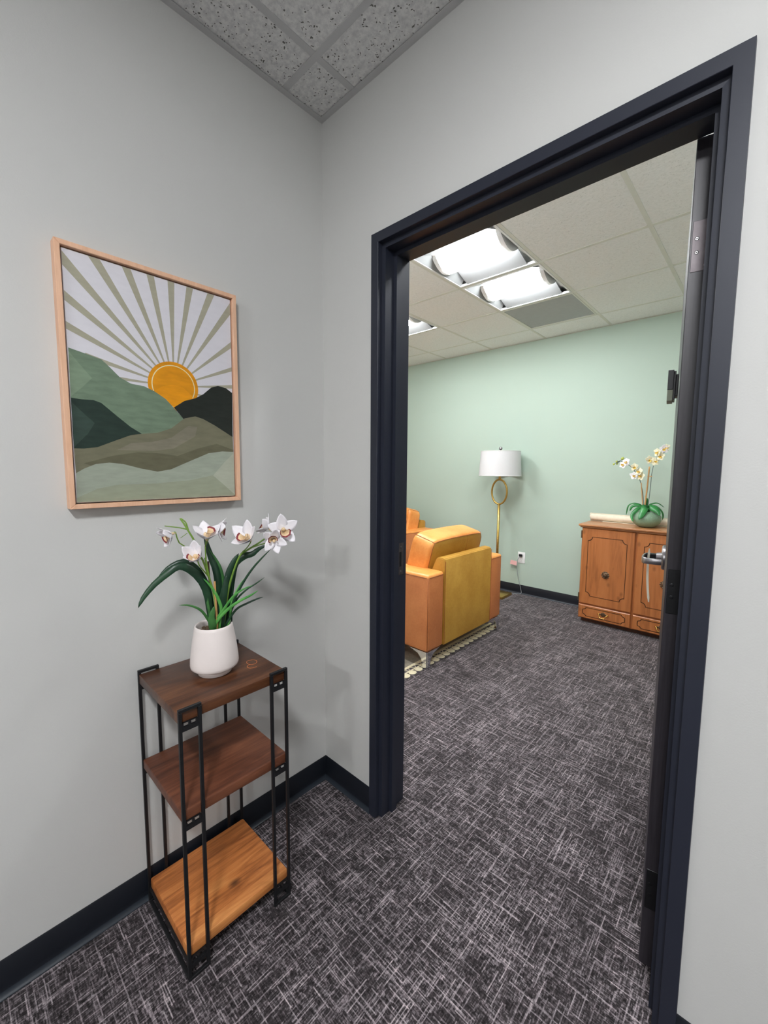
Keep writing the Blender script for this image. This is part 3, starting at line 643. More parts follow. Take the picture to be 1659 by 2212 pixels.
b.faces.new(rings[0][::-1]); b.faces.new(rings[-1]); link('lever', b, M_STEEL, lev, auto=50)
# strip hanging through the lever loop
b = BM(); N_ = 12
for ofs, hw, z0, z1, bow in ((-0.055, 0.0042, 1.045, 0.815, 0.006),):
    sec = []
    for i in range(N_+1):
        t = i/N_; z = z0+(z1-z0)*t; x = ofs+0.010*(t-0.2)-bow*math.sin(math.pi*t); wv = hw*(1 if 0.06 < t < 0.94 else 0.45)
        sec.append([b.verts.new(DM @ Vector((x+a*wv, LD-0.045+c_*0.0008+0.004*math.sin(3*t), z))) for a, c_ in ((-1, -1), (1, -1), (1, 1), (-1, 1))])
    for A, B in zip(sec, sec[1:]):
        for k in range(4): b.faces.new((A[k], A[(k+1) % 4], B[(k+1) % 4], B[k]))
    b.faces.new(sec[0][::-1]); b.faces.new(sec[-1])
setp(link('hanging_tag', b, plain('ivory strip', (250, 244, 224), 0.5, 0, 0.02)), 'narrow cream strip hanging from the steel lever of the open door', 'tag')
# small box of unknown use on the door's hall face
zc = DM @ Vector((-0.012, 0.45, 1.65))
t = thing('door_holder', zc, 'small black and grey holder mounted high on the open door', 'sign')
b = BM(); box(b, -0.007, -0.0004, 0.42, 0.48, 1.616, 1.686, 0.001, 1, mat=DM); link('back_plate', b, M_BLK, t)
b = BM(); box(b, -0.013, -0.007, 0.41, 0.49, 1.604, 1.695, 0.001, 1, mat=DM); link('rail', b, M_BLK, t)
b = BM(); box(b, -0.029, -0.013, 0.41, 0.49, 1.636, 1.699, 0.001, 1, mat=DM); link('slider', b, M_BLK, t)
b = BM(); box(b, -0.029, -0.013, 0.41, 0.49, 1.600, 1.6355, 0.001, 1, mat=DM); link('end_block', b, M_OLGREY, t, label='olive grey lower block')

# ---------------------------------------------------------------- framed canvas
t = thing('framed_artwork', (0.0, -0.6295, 1.2595), 'framed canvas print of a sun with rays over layered green hills', 'picture')
AY0, AY1, AZ0, AZ1, AD, AW = -0.868, -0.391, 1.259, 1.936, 0.035, 0.0125
def rail(p):                                          # mitred moulding: outer edge a->b, inner edge given
    (a, c, d, e) = p
    b = BM()
    V = []
    for x in (0.0006, AD):
        V.append([b.verts.new((x, q[0], q[1])) for q in (a, c, d, e)])
    b.faces.new(V[0][::-1]); b.faces.new(V[1])
    for k in range(4): b.faces.new((V[0][k], V[0][(k+1) % 4], V[1][(k+1) % 4], V[1][k]))
    bmesh.ops.bevel(b, geom=list(b.edges), offset=0.0009, segments=1, affect='EDGES')
    link('frame_rail', b, M_PEACH, t)
O = [(AY0, AZ0), (AY1, AZ0), (AY1, AZ1), (AY0, AZ1)]; I = [(AY0+AW, AZ0+AW), (AY1-AW, AZ0+AW), (AY1-AW, AZ1-AW), (AY0+AW, AZ1-AW)]
for k in range(4): rail((O[k], O[(k+1) % 4], I[(k+1) % 4], I[k]))
b = BM(); box(b, 0.004, 0.0245, AY0+AW+0.003, AY1-AW-0.003, AZ0+AW+0.003, AZ1-AW-0.003, 0.0015, 1)
def canvas_mat(name, c, var=0.06):
    m, nt, bs = new_mat(name); v = coords(nt); cl = lin(c)
    f = noise(nt, coords(nt, (30, 8, 30)), 3, 4)
    nt.links.new(ramp(nt, f, [(0.3, tuple(x*(1-var) for x in cl[:3])), (0.7, tuple(min(1, x*(1+var)) for x in cl[:3]))]), bs.inputs['Base Color'])
    bs.inputs['Roughness'].default_value = 0.85; bump(nt, bs, noise(nt, v, 900, 2), 0.2, 0.001); return m
C = {k: canvas_mat('canvas '+k, c, v) for k, c, v in (('ground', (218, 216, 222), .02), ('ray', (168, 164, 144), .05), ('sun', (222, 146, 6), .1), ('sunlow', (232, 152, 4), .08), ('ring', (236, 224, 176), .03),
     ('green', (112, 132, 110), .14), ('green_facet', (126, 146, 122), .1), ('dark', (34, 52, 44), .15), ('dark_facet', (50, 68, 60), .15), ('black', (30, 36, 30), .15),
     ('olive', (116, 114, 92), .1), ('olive_low', (100, 98, 76), .1), ('olive_light', (128, 124, 106), .1), ('sage', (156, 164, 148), .08), ('sage_low', (150, 156, 134), .06), ('sage_facet', (170, 174, 156), .06))}
cv = link('canvas', b, C['ground'], t)
names = list(C); b = BM()
LY0, LY1, LZ0, LZ1 = AY0+AW+0.0045, AY1-AW-0.0045, AZ0+AW+0.0045, AZ1-AW-0.0045
def flat(pts, key, lay):
    pts = [(min(max(y, LY0), LY1), min(max(z, LZ0), LZ1)) for y, z in pts]
    vs = [b.verts.new((0.0246+0.00012*lay, y, z)) for y, z in pts]
    es = [b.edges.new((vs[i], vs[(i+1) % len(vs)])) for i in range(len(vs)) if (vs[i].co-vs[(i+1) % len(vs)].co).length > 1e-7]
    r = bmesh.ops.triangle_fill(b, use_beauty=True, use_dissolve=False, edges=es, normal=(1, 0, 0))
    for f in r['geom']:
        if isinstance(f, bmesh.types.BMFace): f.material_index = names.index(key)
def clip_end(p, q):
    t_ = 1.0
    for a, lo, hi in ((0, LY0, LY1), (1, LZ0, LZ1)):
        d = q[a]-p[a]
        if d > 1e-9: t_ = min(t_, (hi-p[a])/d)
        if d < -1e-9: t_ = min(t_, (lo-p[a])/d)
    return (p[0]+(q[0]-p[0])*t_, p[1]+(q[1]-p[1])*t_)
SY, SZ, SR = -0.5935, 1.6145, 0.0725
for i, o in RAYS:
    d = Vector((o[0]-SY, o[1]-SZ)); L = d.length; d.normalize(); nn = Vector((-d.y, d.x)); far = L+(0.05 if L > 0.16 else 0.01)
    hw0, hw1 = 0.0022, 0.0022+(far-SR)*0.031
    P0 = (SY+d.x*SR*.98, SZ+d.y*SR*.98); P1 = (SY+d.x*far, SZ+d.y*far)
    poly = [(P0[0]-nn.x*hw0, P0[1]-nn.y*hw0), (P1[0]-nn.x*hw1, P1[1]-nn.y*hw1), (P1[0]+nn.x*hw1, P1[1]+nn.y*hw1), (P0[0]+nn.x*hw0, P0[1]+nn.y*hw0)]
    # clip the quad to the canvas
    def clip(poly, ax, lim, sgn):
        out = []
        for k in range(len(poly)):
            a, c = poly[k], poly[(k+1) % len(poly)]; ia, ic = sgn*(a[ax]-lim) <= 0, sgn*(c[ax]-lim) <= 0
            if ia: out.append(a)
            if ia != ic:
                s = (lim-a[ax])/(c[ax]-a[ax]); out.append((a[0]+(c[0]-a[0])*s, a[1]+(c[1]-a[1])*s))
        return out
    for ax, lim, sg in ((0, LY0, -1), (0, LY1, 1), (1, LZ0, -1), (1, LZ1, 1)): poly = clip(poly, ax, lim, sg)
    if len(poly) > 2: flat(poly, 'ray', 1)
circ = lambda r, n=48: [(SY+r*math.cos(2*math.pi*k/n), SZ+r*math.sin(2*math.pi*k/n)) for k in range(n)]
flat(circ(SR), 'sun', 2); flat(circ(SR*0.86), 'ring', 3); flat(circ(SR*0.825), 'sun', 4)
for k, lay in (('sunlow', 5), ('green', 6), ('green_facet', 7), ('dark', 8), ('dark_facet', 9), ('black', 8), ('olive', 10), ('olive_low', 11), ('olive_light', 11), ('sage', 12), ('sage_low', 13), ('sage_facet', 14)):
    flat(ART[k], k, lay)
link('canvas_print', b, [C[k] for k in names], cv)

# ---------------------------------------------------------------- three tier stand
SX0, SX1, SY0, SY1 = 0.026, 0.318, -0.728, -0.408
t = thing('plant_stand', (0.172, -0.568, 0), 'three tier wooden plant stand with thin black iron posts', 'stand')
TOPZ = 0.753
def shelf(zt, th, mt, lb, bev, inset=0.0):
    b = BM(); box(b, SX0+inset, SX1-inset, SY0+inset+0.001, SY1-inset-0.001, zt-th, zt, bev, 2)
    for v in b.verts:                                   # a slightly worn outline
        v.co.x += 0.0008*math.sin(v.co.y*90); v.co.y += 0.0006*math.sin(v.co.x*70)
    return link('shelf', b, mt, t, label=lb, auto=40)
sh1 = shelf(TOPZ, 0.029, M_SHELF1, 'dark walnut top board', 0.0022)
shelf(0.483, 0.030, M_SHELF2, 'reddish brown middle board', 0.004)
shelf(0.086, 0.031, M_SHELF3, 'amber brown bottom board', 0.005, 0.003)
PW = 0.0042                                             # half width of a post
for xs, xo in ((SX1+PW+0.0005, 1), (SX0-PW-0.0005, -1)):
    for ya, yb in ((SY0+PW, SY0+0.054), (SY1-0.054, SY1-PW)):
        b = BM(); box(b, xs-PW, xs+PW, ya-PW, yb+PW, TOPZ+0.002, TOPZ+0.002+2*PW, 0.0008, 1); link('top_bar', b, M_IRON, t)
        b = BM(); box(b, xs-PW, xs+PW, ya-PW, yb+PW, 0.0, 2*PW, 0.0008, 1); link('bottom_bar', b, M_IRON, t)
        for y in (ya, yb):
            b = BM(); box(b, xs-PW, xs+PW, y-PW, y+PW, 2*PW, TOPZ+0.002, 0.0006, 1); link('post', b, M_IRON, t)
        for zt, th in ((TOPZ, 0.029), (0.483, 0.030), (0.086, 0.031)):   # bracket under each board: two bars with a slot between them
            b = BM()
            z1 = zt-th
            box(b, xs-PW*0.8, xs+PW*0.8, ya+PW, yb-PW, z1-0.021, z1-0.009)
            box(b, xs-0.003, xs+0.003, ya+PW, ya+PW+0.004, z1-0.009, z1); box(b, xs-0.003, xs+0.003, (ya+yb)/2-0.004, (ya+yb)/2+0.002, z1-0.009, z1); box(b, xs-0.003, xs+0.003, yb-PW-0.006, yb-PW, z1-0.009, z1)
            x_in = xs-xo*0.022
            box(b, min(xs-xo*0.003, x_in), max(xs-xo*0.003, x_in), ya+0.004, yb-0.004, z1-0.0022, z1-0.0002)
            link('shelf_bracket', b, M_IRON, t)
for y in (SY0+PW, SY1-PW):                              # runners joining front and back loops
    b = BM(); box(b, SX0, SX1, y-PW, y+PW, 0.0, 2*PW, 0.0008, 1); link('runner', b, M_IRON, t)
    b = BM(); box(b, SX0, SX1, y-0.003, y+0.003, 0.046, 0.0545); link('runner', b, M_IRON, t)
M_MARK = plain('pale orange scratch', (206, 124, 72), 0.6)
for mk, w0 in ((MARK1, 0.0008), (MARK2, 0.0008)):       # pale ring shaped scratch on the top board
    b = BM(); P_ = smooth_path([(x, y, 0) for x, y in mk], 26); L_ = []
    for i, p in enumerate(P_):
        d = (P_[min(i+1, 26)]-P_[max(i-1, 0)]).normalized(); s = Vector((-d.y, d.x, 0))
        L_.append([b.verts.new(p+s*w0*k+Vector((0, 0, z))) for k, z in ((-1, TOPZ-0.0002), (1, TOPZ-0.0002), (1, TOPZ+0.00025), (-1, TOPZ+0.00025))])
    for A, B in zip(L_, L_[1:]):
        for k in range(4): b.faces.new((A[k], A[(k+1) % 4], B[(k+1) % 4], B[k]))
    b.faces.new(L_[0][::-1]); b.faces.new(L_[-1]); link('ring_scratch', b, M_MARK, sh1)

# ---------------------------------------------------------------- flowers
def petal_mesh(b, L, W, base, dirv, up, cup=0.25, roll=0.0, tip=0.5, mi=0, nu=8, nv=4):
    """cupped pointed oval, 0.6 mm thick, growing from base along dirv; up = face normal"""
    d = dirv.normalized(); up = (up-d*up.dot(d)).normalized(); s = d.cross(up); th = 0.0006
    def P(u, v, k):
        wv = W*(math.sin(math.pi*min(1, (u*0.92+0.08)**0.85)))**0.75 if u < 1 else 0
        wv = max(wv, W*0.02)
        x = v*wv
        h = cup*L*(u*u)*0.9+cup*0.8*(x*x)/max(W, 1e-4)-tip*L*0.25*max(0, u-0.7)**1.5
        return base+d*(L*u)+s*x+up*(h+k*th)
    G = []
    for k in (-0.5, 0.5):
        G.append([[b.verts.new(P(i/nu, -1+2*j/nv, k)) for j in range(nv+1)] for i in range(nu+1)])
    for a, g in enumerate(G):
        for i in range(nu):
            for j in range(nv):
                f = (g[i][j], g[i][j+1], g[i+1][j+1], g[i+1][j]); b.faces.new(f if a else f[::-1]).material_index = mi
    def rim(p, q): b.faces.new((G[0][p[0]][p[1]], G[0][q[0]][q[1]], G[1][q[0]][q[1]], G[1][p[0]][p[1]])).material_index = mi
    for i in range(nu): rim((i, 0), (i+1, 0)); rim((i+1, nv), (i, nv))
    for j in range(nv): rim((0, j+1), (0, j)); rim((nu, j), (nu, j+1))
def orchid(parent, org, face, up, R, mp, petals_apart=True, cup=0.25, openv=0.35, simple=False, name='flower'):
    face = Vector(face).normalized(); up = Vector(up); up = (up-face*up.dot(face)).normalized(); side = up.cross(face)
    org = Vector(org)
    b = BM(); col = [(0.0009, -0.012 if not simple else -0.004), (R*0.08, -0.004), (R*0.10, R*0.1), (R*0.11, R*0.28), (R*0.05, R*0.36)]
    lathe(b, col, org, 10, axis=face+up*0.25)
    fl = link(name, b, M_LIP if not simple else M_YEL, parent, smooth=True)
    angs = [90, 90+62, 90-62, 90+150, 90-150]
    pb = BM() if not petals_apart else None
    for k, a in enumerate(angs):
        a = math.radians(a+random.uniform(-6, 6)); d = (side*math.cos(a)+up*math.sin(a))+face*(openv+random.uniform(-.1, .1))
        wd = R*(0.34 if not simple else 0.46)
        b = BM() if petals_apart else pb
        petal_mesh(b, R*random.uniform(.92, 1.08), wd, org+face*0.001, d, face, cup+random.uniform(-.08, .08), nu=8 if petals_apart else 5)
        if petals_apart: link('petal', b, mp, fl, smooth=True)
    if not petals_apart: link('petal_whorl', pb, mp, fl, smooth=True)
    # lip: cupped throat with a wine red frilled edge
    b = BM(); nu, nv = 8, 10; G = []
    for i in range(nu+1):
        u = i/nu; row = []
        for j in range(nv+1):
            v = -1+2*j/nv; ang = v*math.radians(125)
            rr = R*(0.12+0.11*u+(0.05*math.sin(j*3.1)*u)); q = org+face*(R*(0.05+0.52*u))-up*(R*0.02+R*0.10*u)
            row.append(b.verts.new(q+side*math.sin(ang)*rr-up*math.cos(ang)*rr*0.85+(side*math.sin(ang)-up*math.cos(ang))*(R*0.10*max(0, u-0.75)*4)))
        G.append(row)
    for i in range(nu):
        for j in range(nv):
            b.faces.new((G[i][j], G[i][j+1], G[i+1][j+1], G[i+1][j])).material_index = 1 if i >= nu-1 and not simple else 0
    link('lip', b, [M_LIP if not simple else M_YEL, M_RED], fl, smooth=True)
    return fl

# ---------------------------------------------------------------- potted cymbidium
PC = Vector((0.170, -0.561, TOPZ))
t = thing('potted_orchid', PC, 'white artificial orchid with long dark leaves in a tapered blush pot', 'plant')
b = BM(); lathe(b, [(r_*0.945, z_) for r_, z_ in [(0.046, 0.0), (0.0505, 0.002), (0.0520, 0.012), (0.0525, 0.0165), (0.0560, 0.0175), (0.0668, 0.0205), (0.0715, 0.0245), (0.0728, 0.032), (0.0720, 0.048), (0.0660, 0.095), (0.0580, 0.140), (0.0560, 0.1475), (0.0540, 0.1495), (0.0510, 0.1485), (0.0495, 0.144), (0.0505, 0.128), (0.0515, 0.120)]], PC, 64, cap1=True)
link('pot', b, M_POT, t, smooth=True)
b = BM(); lathe(b, [(0.0465, 0.1200), (0.0462, 0.128), (0.03, 0.1315), (0.001, 0.1325)], PC, 40)
for v in b.verts:
    if v.co.z > TOPZ+0.129: v.co.z += random.uniform(-.002, .003)
link('soil', b, M_SOIL, t)
for _ in range(60):
    pass
b = BM()
for k in range(70):
    a = random.uniform(0, 6.283); r = 0.041*math.sqrt(random.random()); c = PC+Vector((r*math.cos(a), r*math.sin(a), 0.132))
    box(b, -0.005, 0.005, -0.003, 0.003, -0.0015, 0.0015, mat=Matrix.Translation(c) @ Matrix.Rotation(random.uniform(0, 6), 4, 'Z') @ Matrix.Rotation(random.uniform(-.6, .6), 4, 'X'))
setp(link('bark_chips', b, M_SOIL, t), kind='stuff')
def root_in(pts, rr=0.034):
    p = Vector(pts[0]); q = Vector((p.x, p.y, 0)); 
    if q.length > rr: q = q*(rr/q.length)
    return [Vector((q.x*0.8, q.y*0.8, 0.128))]+[Vector(v) for v in pts]
LM = dict(d=M_LFD, m=M_LFM, b=M_LFB)
for pts, hw, c in LEAVES:
    P_ = [PC+v for v in root_in(pts)]
    b = BM(); blade(b, P_, hw*(1.3 if hw > 0.006 else 1.1), 18, fold=0.30 if hw > 0.006 else 0.15)
    link('leaf', b, LM[c], t, smooth=True)
for pts, r in STEMS:
    low = Vector(pts[0]).z < 0.17
    P_ = smooth_path([PC+v for v in (root_in(pts) if low else [Vector(v) for v in pts])], 16)
    b = BM(); tube(b, P_, [r*(1.25-0.3*i/16) for i in range(17)], 8); link('flower_stem', b, M_STEM, t, smooth=True)
a, c = STAKE1; b = BM(); tube(b, [PC+Vector(a), PC+Vector(c)*1.0, PC+Vector((-0.006, 0, 0.128))], 0.0026, 8); link('stake', b, M_TWIG, t, label='dark brown stake')
a, c = STAKE2; b = BM(); tube(b, [PC+Vector(a), PC+Vector(c), PC+Vector((0.024, -0.003, 0.128))], 0.0032, 8); link('stake', b, M_BAMB, t, label='short tan bamboo stake')
VX = Vector((0.912, -0.411, 0)); RT = Vector((0.411, 0.912, 0)); UP = Vector((0, 0, 1))     # towards the doorway side, along it, up
FD = [(0.45*VX-0.8*RT-0.30*UP, UP-0.3*RT, 0.034, 0.35, 0.6), (0.8*VX-0.25*RT+0.65*UP, UP, 0.033, 0.5, 0.75), (0.45*VX+0.1*RT+0.85*UP, -RT+0.4*UP, 0.033, 0.3, 0.5),
      (0.1*VX+0.75*RT-0.1*UP, UP-0.5*RT, 0.031, 0.3, 0.45), (0.45*VX-0.45*RT+0.5*UP, UP, 0.034, 0.3, 0.5), (0.95*VX+0.1*RT+0.1*UP, UP-0.15*RT, 0.035, 0.12, 0.12),
      (0.8*VX-0.15*RT-0.1*UP, -UP+0.3*RT, 0.031, 0.25, 0.35), (-0.2*VX-0.6*RT+0.4*UP, UP+0.2*RT, 0.030, 0.3, 0.5)]
FSC = [1.25, 1.62, 1.60, 1.5, 1.75, 1.5, 1.42, 1.55]
ATT = [(-0.0157, -0.0835, 0.4045), (0.02, -0.0408, 0.3323), (0.0118, -0.0225, 0.3902), (0.0118, -0.0225, 0.3902), (0.0551, 0.0737, 0.3693), (0.0863, 0.1429, 0.4135), (0.0748, 0.1198, 0.3856), (0.0849, 0.1397, 0.4194)]
for p, (fc, up, R, cup, op), k_, at in zip(FLOWERS, FD, FSC, ATT):
    q = PC+Vector(p); fl = orchid(t, q, fc, up, R*k_, M_PETAL, True, cup, op)
    back = q-fc.normalized()*0.010; b = BM(); A_ = PC+Vector(at)
    tube(b, smooth_path([A_, A_.lerp(back, 0.6)+Vector((0, 0, -0.004)), back, q-fc.normalized()*0.002], 8), 0.0017, 8); link('pedicel', b, M_STEM, fl, smooth=True)

# ---------------------------------------------------------------- leather armchairs
def piping(b, x0, x1, y0, y1, z, r=0.0022, inset=0.006):
    pts = [(x0+inset, y0+.001, z), (x1-inset, y0+.001, z), (x1-.001, y0+inset, z), (x1-.001, y1-inset, z), (x1-inset, y1-.001, z), (x0+inset, y1-.001, z), (x0+.001, y1-inset, z), (x0+.001, y0+inset, z)]
    tube(b, pts, r, 6, closed=True)
def puffed(c, sx, sy, sz, px, puff):
    n4 = (abs(c.x)**px+abs(c.y)**px+abs(c.z)**px)**(1/px); m = max(abs(c.x), abs(c.y), abs(c.z)); c = c*(m/n4)
    k = 1+puff*(1-c.y*c.y)*(1-c.z*c.z)
    return Vector((c.x*sx/2*k, c.y*sy/2*(1+0.02*(1-c.z*c.z)), c.z*sz/2*(1+0.04*(1-c.y*c.y))))
def pillow(cx, cy, cz, sx, sy, sz, mat, px=4.0, nx=12, puff=0.0, mback=None):
    b = BM(); bmesh.ops.create_cube(b, size=2.0)
    bmesh.ops.subdivide_edges(b, edges=list(b.edges), cuts=13, use_grid_fill=True)
    for v in b.verts: v.co = Vector([math.copysign(abs(q)**0.75, q) for q in v.co])      # more loops near the edges
    for f in b.faces:
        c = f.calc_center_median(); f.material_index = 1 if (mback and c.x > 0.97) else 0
    for v in b.verts: v.co = mat @ puffed(v.co, sx, sy, sz, px, puff)+Vector((cx, cy, cz))
    return b
def make_armchair(label):
    # local frame: back face at x=0 looking +x, seat opens to -x, width along +y
    t = thing('armchair', (0, 0, 0), label, 'chair', None)
    W, D, AH, Z0 = 1.03, 0.84, 0.655, 0.115
    aw = 0.188
    for y0, y1 in ((0, aw), (W-aw, W)):
        b = BM(); box(b, -D, 0, y0, y1, Z0, AH-0.001, 0.022, 4); 
        bmesh.ops.bisect_plane(b, geom=list(b.verts)+list(b.edges)+list(b.faces), plane_co=(0, 0, AH-0.022), plane_no=(0, 0, 1))
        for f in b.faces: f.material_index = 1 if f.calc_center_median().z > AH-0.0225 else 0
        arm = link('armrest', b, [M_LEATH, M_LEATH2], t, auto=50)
        b = BM(); piping(b, -D, 0, y0, y1, AH-0.022, 0.003, 0.018); tube(b, [(-0.006, y0+0.006, Z0+0.02), (-0.006, y0+0.006, AH-0.022)], 0.0022, 6); link('piping', b, M_SEAM, arm, smooth=True)
    b = BM(); box(b, -D+0.02, -0.02, aw+0.001, W-aw-0.001, Z0+0.004, 0.30, 0.01, 2); link('seat_base', b, M_LEATH, t, auto=50)
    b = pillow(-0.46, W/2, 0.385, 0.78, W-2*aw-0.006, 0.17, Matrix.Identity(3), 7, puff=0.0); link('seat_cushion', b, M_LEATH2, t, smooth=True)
    # back panel: flat back, sloped front side, proud of the arms by a little
    b = BM()
    prof = [(0.004, Z0), (0.004, 0.722), (-0.006, 0.736), (-0.060, 0.742), (-0.078, 0.730), (-0.135, 0.60), (-0.135, Z0)]
    extrude_poly(b, [(x, aw+0.002, z) for x, z in prof], (0, W-2*aw-0.004, 0))
    bmesh.ops.bevel(b, geom=[e for e in b.edges if e.calc_length() < 0.64 or True], offset=0.006, segments=2, affect='EDGES', clamp_overlap=True)
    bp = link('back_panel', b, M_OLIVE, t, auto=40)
    b = BM(); tube(b, [(0.0045, aw+0.004, Z0+0.01), (0.0045, aw+0.004, 0.72)], 0.0018, 6); tube(b, [(0.0045, W-aw-0.004, Z0+0.01), (0.0045, W-aw-0.004, 0.72)], 0.0018, 6)
    link('seam', b, M_SEAM, bp)
    R_ = Matrix.Rotation(math.radians(14), 3, 'Y')
    cw = W-2*aw+0.01
    cs = (-0.235, W/2, 0.650); dim = (0.20, cw+0.05, 0.475)
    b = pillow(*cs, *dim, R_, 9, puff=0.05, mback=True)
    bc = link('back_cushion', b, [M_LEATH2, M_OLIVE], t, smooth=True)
    b = BM()
    on = lambda p: R_ @ (puffed(Vector(p), *dim, 9, 0.05)*1.003)+Vector(cs)
    loop = [(1, y_, z_) for y_, z_ in [(-1, q/6) for q in range(-6, 7)]+[(q/8, 1) for q in range(-8, 9)]+[(1, -q/6) for q in range(-6, 7)]]
    tube(b, [on(p) for p in loop], 0.0024, 6)
    tube(b, [on((1, 0.30, q/6)) for q in range(-1, 7)], 0.0012, 6)
    for s_ in (-1, 1): tube(b, [on((q/5, s_, 1)) for q in range(5, -6, -1)]+[on((-1, s_, q/6)) for q in range(6, -7, -1)], 0.0020, 6)
    link('piping', b, M_SEAM, bc, smooth=True)
    # curved chrome corner legs: an L of two shaped plates
    for sx_, sy_, fx, fy in ((-0.012, 0.012, -1, 1), (-0.012, W-0.012, -1, -1), (-D+0.012, 0.012, 1, 1), (-D+0.012, W-0.012, 1, -1)):
        b = BM()
        prof = [(0.0, 0.0), (0.030, 0.0), (0.034, 0.03), (0.045, 0.062), (0.075, 0.093), (0.150, 0.1145), (0.0, 0.1145)]
        extrude_poly(b, [(sx_+fx*a, sy_-fy*0.006, z) for a, z in prof], (0, fy*0.006, 0))
        extrude_poly(b, [(sx_-fx*0.006, sy_+fy*a, z) for a, z in prof], (fx*0.006, 0, 0))
        box(b, min(sx_, sx_+fx*0.03), max(sx_, sx_+fx*0.03), min(sy_, sy_+fy*0.03), max(sy_, sy_+fy*0.03), 0.0, 0.006)
        link('leg', b, M_CHROME, t)
    return t
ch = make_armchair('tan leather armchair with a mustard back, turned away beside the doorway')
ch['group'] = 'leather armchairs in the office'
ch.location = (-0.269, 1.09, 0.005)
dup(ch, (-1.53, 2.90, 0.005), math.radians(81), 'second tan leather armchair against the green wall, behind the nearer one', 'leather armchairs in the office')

# ---------------------------------------------------------------- rug with a lace border
t = thing('area_rug', (-1.3, 1.2, 0), 'grey rug with a cream scalloped lace edge under the armchair', 'rug')
RX, RY0, RY1 = -0.318, 0.30, 2.20
b = BM(); box(b, -2.5, RX-0.075, RY0+0.07, RY1-0.07, 0.0005, 0.0038, 0.001, 1); link('rug_field', b, M_RUG, t)
b = BM(); box(b, RX-0.080, RX-0.058, RY0+0.02, RY1-0.02, 0.0005, 0.0045, 0.001, 1); link('lace_hem', b, M_CREAM, t)
b = BM(); box(b, RX-0.032, RX-0.022, RY0+0.02, RY1-0.02, 0.001, 0.0042, 0.001, 1); link('lace_band', b, M_CREAM, t)
k = 0; y = RY0+0.04
while y < RY1-0.02:
    b = BM(); tube(b, smooth_path([(RX-0.062, y-0.033, 0.0028), (RX-0.044, y-0.012, 0.0028), (RX-0.026, y-0.0015, 0.0028)], 5), 0.0024, 6)
    tube(b, smooth_path([(RX-0.062, y+0.033, 0.0028), (RX-0.044, y+0.012, 0.0028), (RX-0.026, y+0.0015, 0.0028)], 5), 0.0024, 6)
    link('lace_loop', b, M_CREAM, t)
    b = BM(); lathe(b, [(0.027, 0.0006), (0.0305, 0.002), (0.0290, 0.0040), (0.02, 0.0046), (0.001, 0.0048)], (RX-0.004, y, 0), 16)
    for v in b.verts: v.co.x = RX-0.004+(v.co.x-RX+0.004)*0.92; v.co.z += 0.0004*math.sin(k*1.7)*(v.co.z > 0.003)
    link('lace_scallop', b, M_CREAM, t, smooth=True); y += 0.066; k += 1

# ---------------------------------------------------------------- floor lamp
LX_, LY_ = -0.770, 2.985
t = thing('floor_lamp', (LX_, LY_, 0), 'brass floor lamp with an oval ring and white drum shade', 'lamp')
b = BM(); box(b, LX_-0.13, LX_+0.13, LY_-0.115, LY_+0.115, 0.0, 0.026, 0.003, 2); link('lamp_base', b, M_GOLD, t, auto=40)
b = BM(); tube(b, [(LX_, LY_, 0.026), (LX_, LY_, 0.996)], 0.0135, 16); lathe(b, [(0.02, 0.026), (0.02, 0.034), (0.0135, 0.036)], (LX_, LY_, 0), 16); link('lamp_pole', b, M_GOLD, t, smooth=True)
b = BM(); tube(b, [(LX_+0.088*math.sin(a_*2*math.pi/40), LY_, 1.128-0.131*math.cos(a_*2*math.pi/40)) for a_ in range(40)], 0.0098, 12, closed=True); link('ring', b, M_GOLD, t, smooth=True)
b = BM(); lathe(b, [(0.010, 1.262), (0.014, 1.268), (0.011, 1.29), (0.011, 1.36), (0.017, 1.365), (0.017, 1.42), (0.006, 1.43), (0.006, 1.570)], (LX_, LY_, 0), 16); link('socket_stem', b, M_GOLD, t, smooth=True)
b = BM(); lathe(b, [(0.220, 1.298), (0.205, 1.560), (0.2035, 1.560), (0.2185, 1.298), (0.220, 1.298)], (LX_, LY_, 0), 64, cap0=False, cap1=False); lsh = link('lamp_shade', b, M_SHADE, t, auto=40)
b = BM()
for z, r in ((1.300, 0.2195), (1.558, 0.2055)): tube(b, [(LX_+r*math.cos(a_*math.pi/32), LY_+r*math.sin(a_*math.pi/32), z) for a_ in range(64)], 0.0024, 6, closed=True)
link('shade_trim', b, M_WHITE, lsh, smooth=True)
b = BM()
for a_ in range(3):
    q = a_*2*math.pi/3+0.4; tube(b, [(LX_, LY_, 1.556), (LX_+0.203*math.cos(q), LY_+0.203*math.sin(q), 1.556)], 0.002, 6)
link('spider', b, M_STEEL, lsh)
b = BM(); lathe(b, [(0.004, 1.568), (0.009, 1.570), (0.017, 1.580), (0.0185, 1.590), (0.014, 1.601), (0.002, 1.606)], (LX_, LY_, 0), 20); link('finial', b, M_STEEL, t, smooth=True)
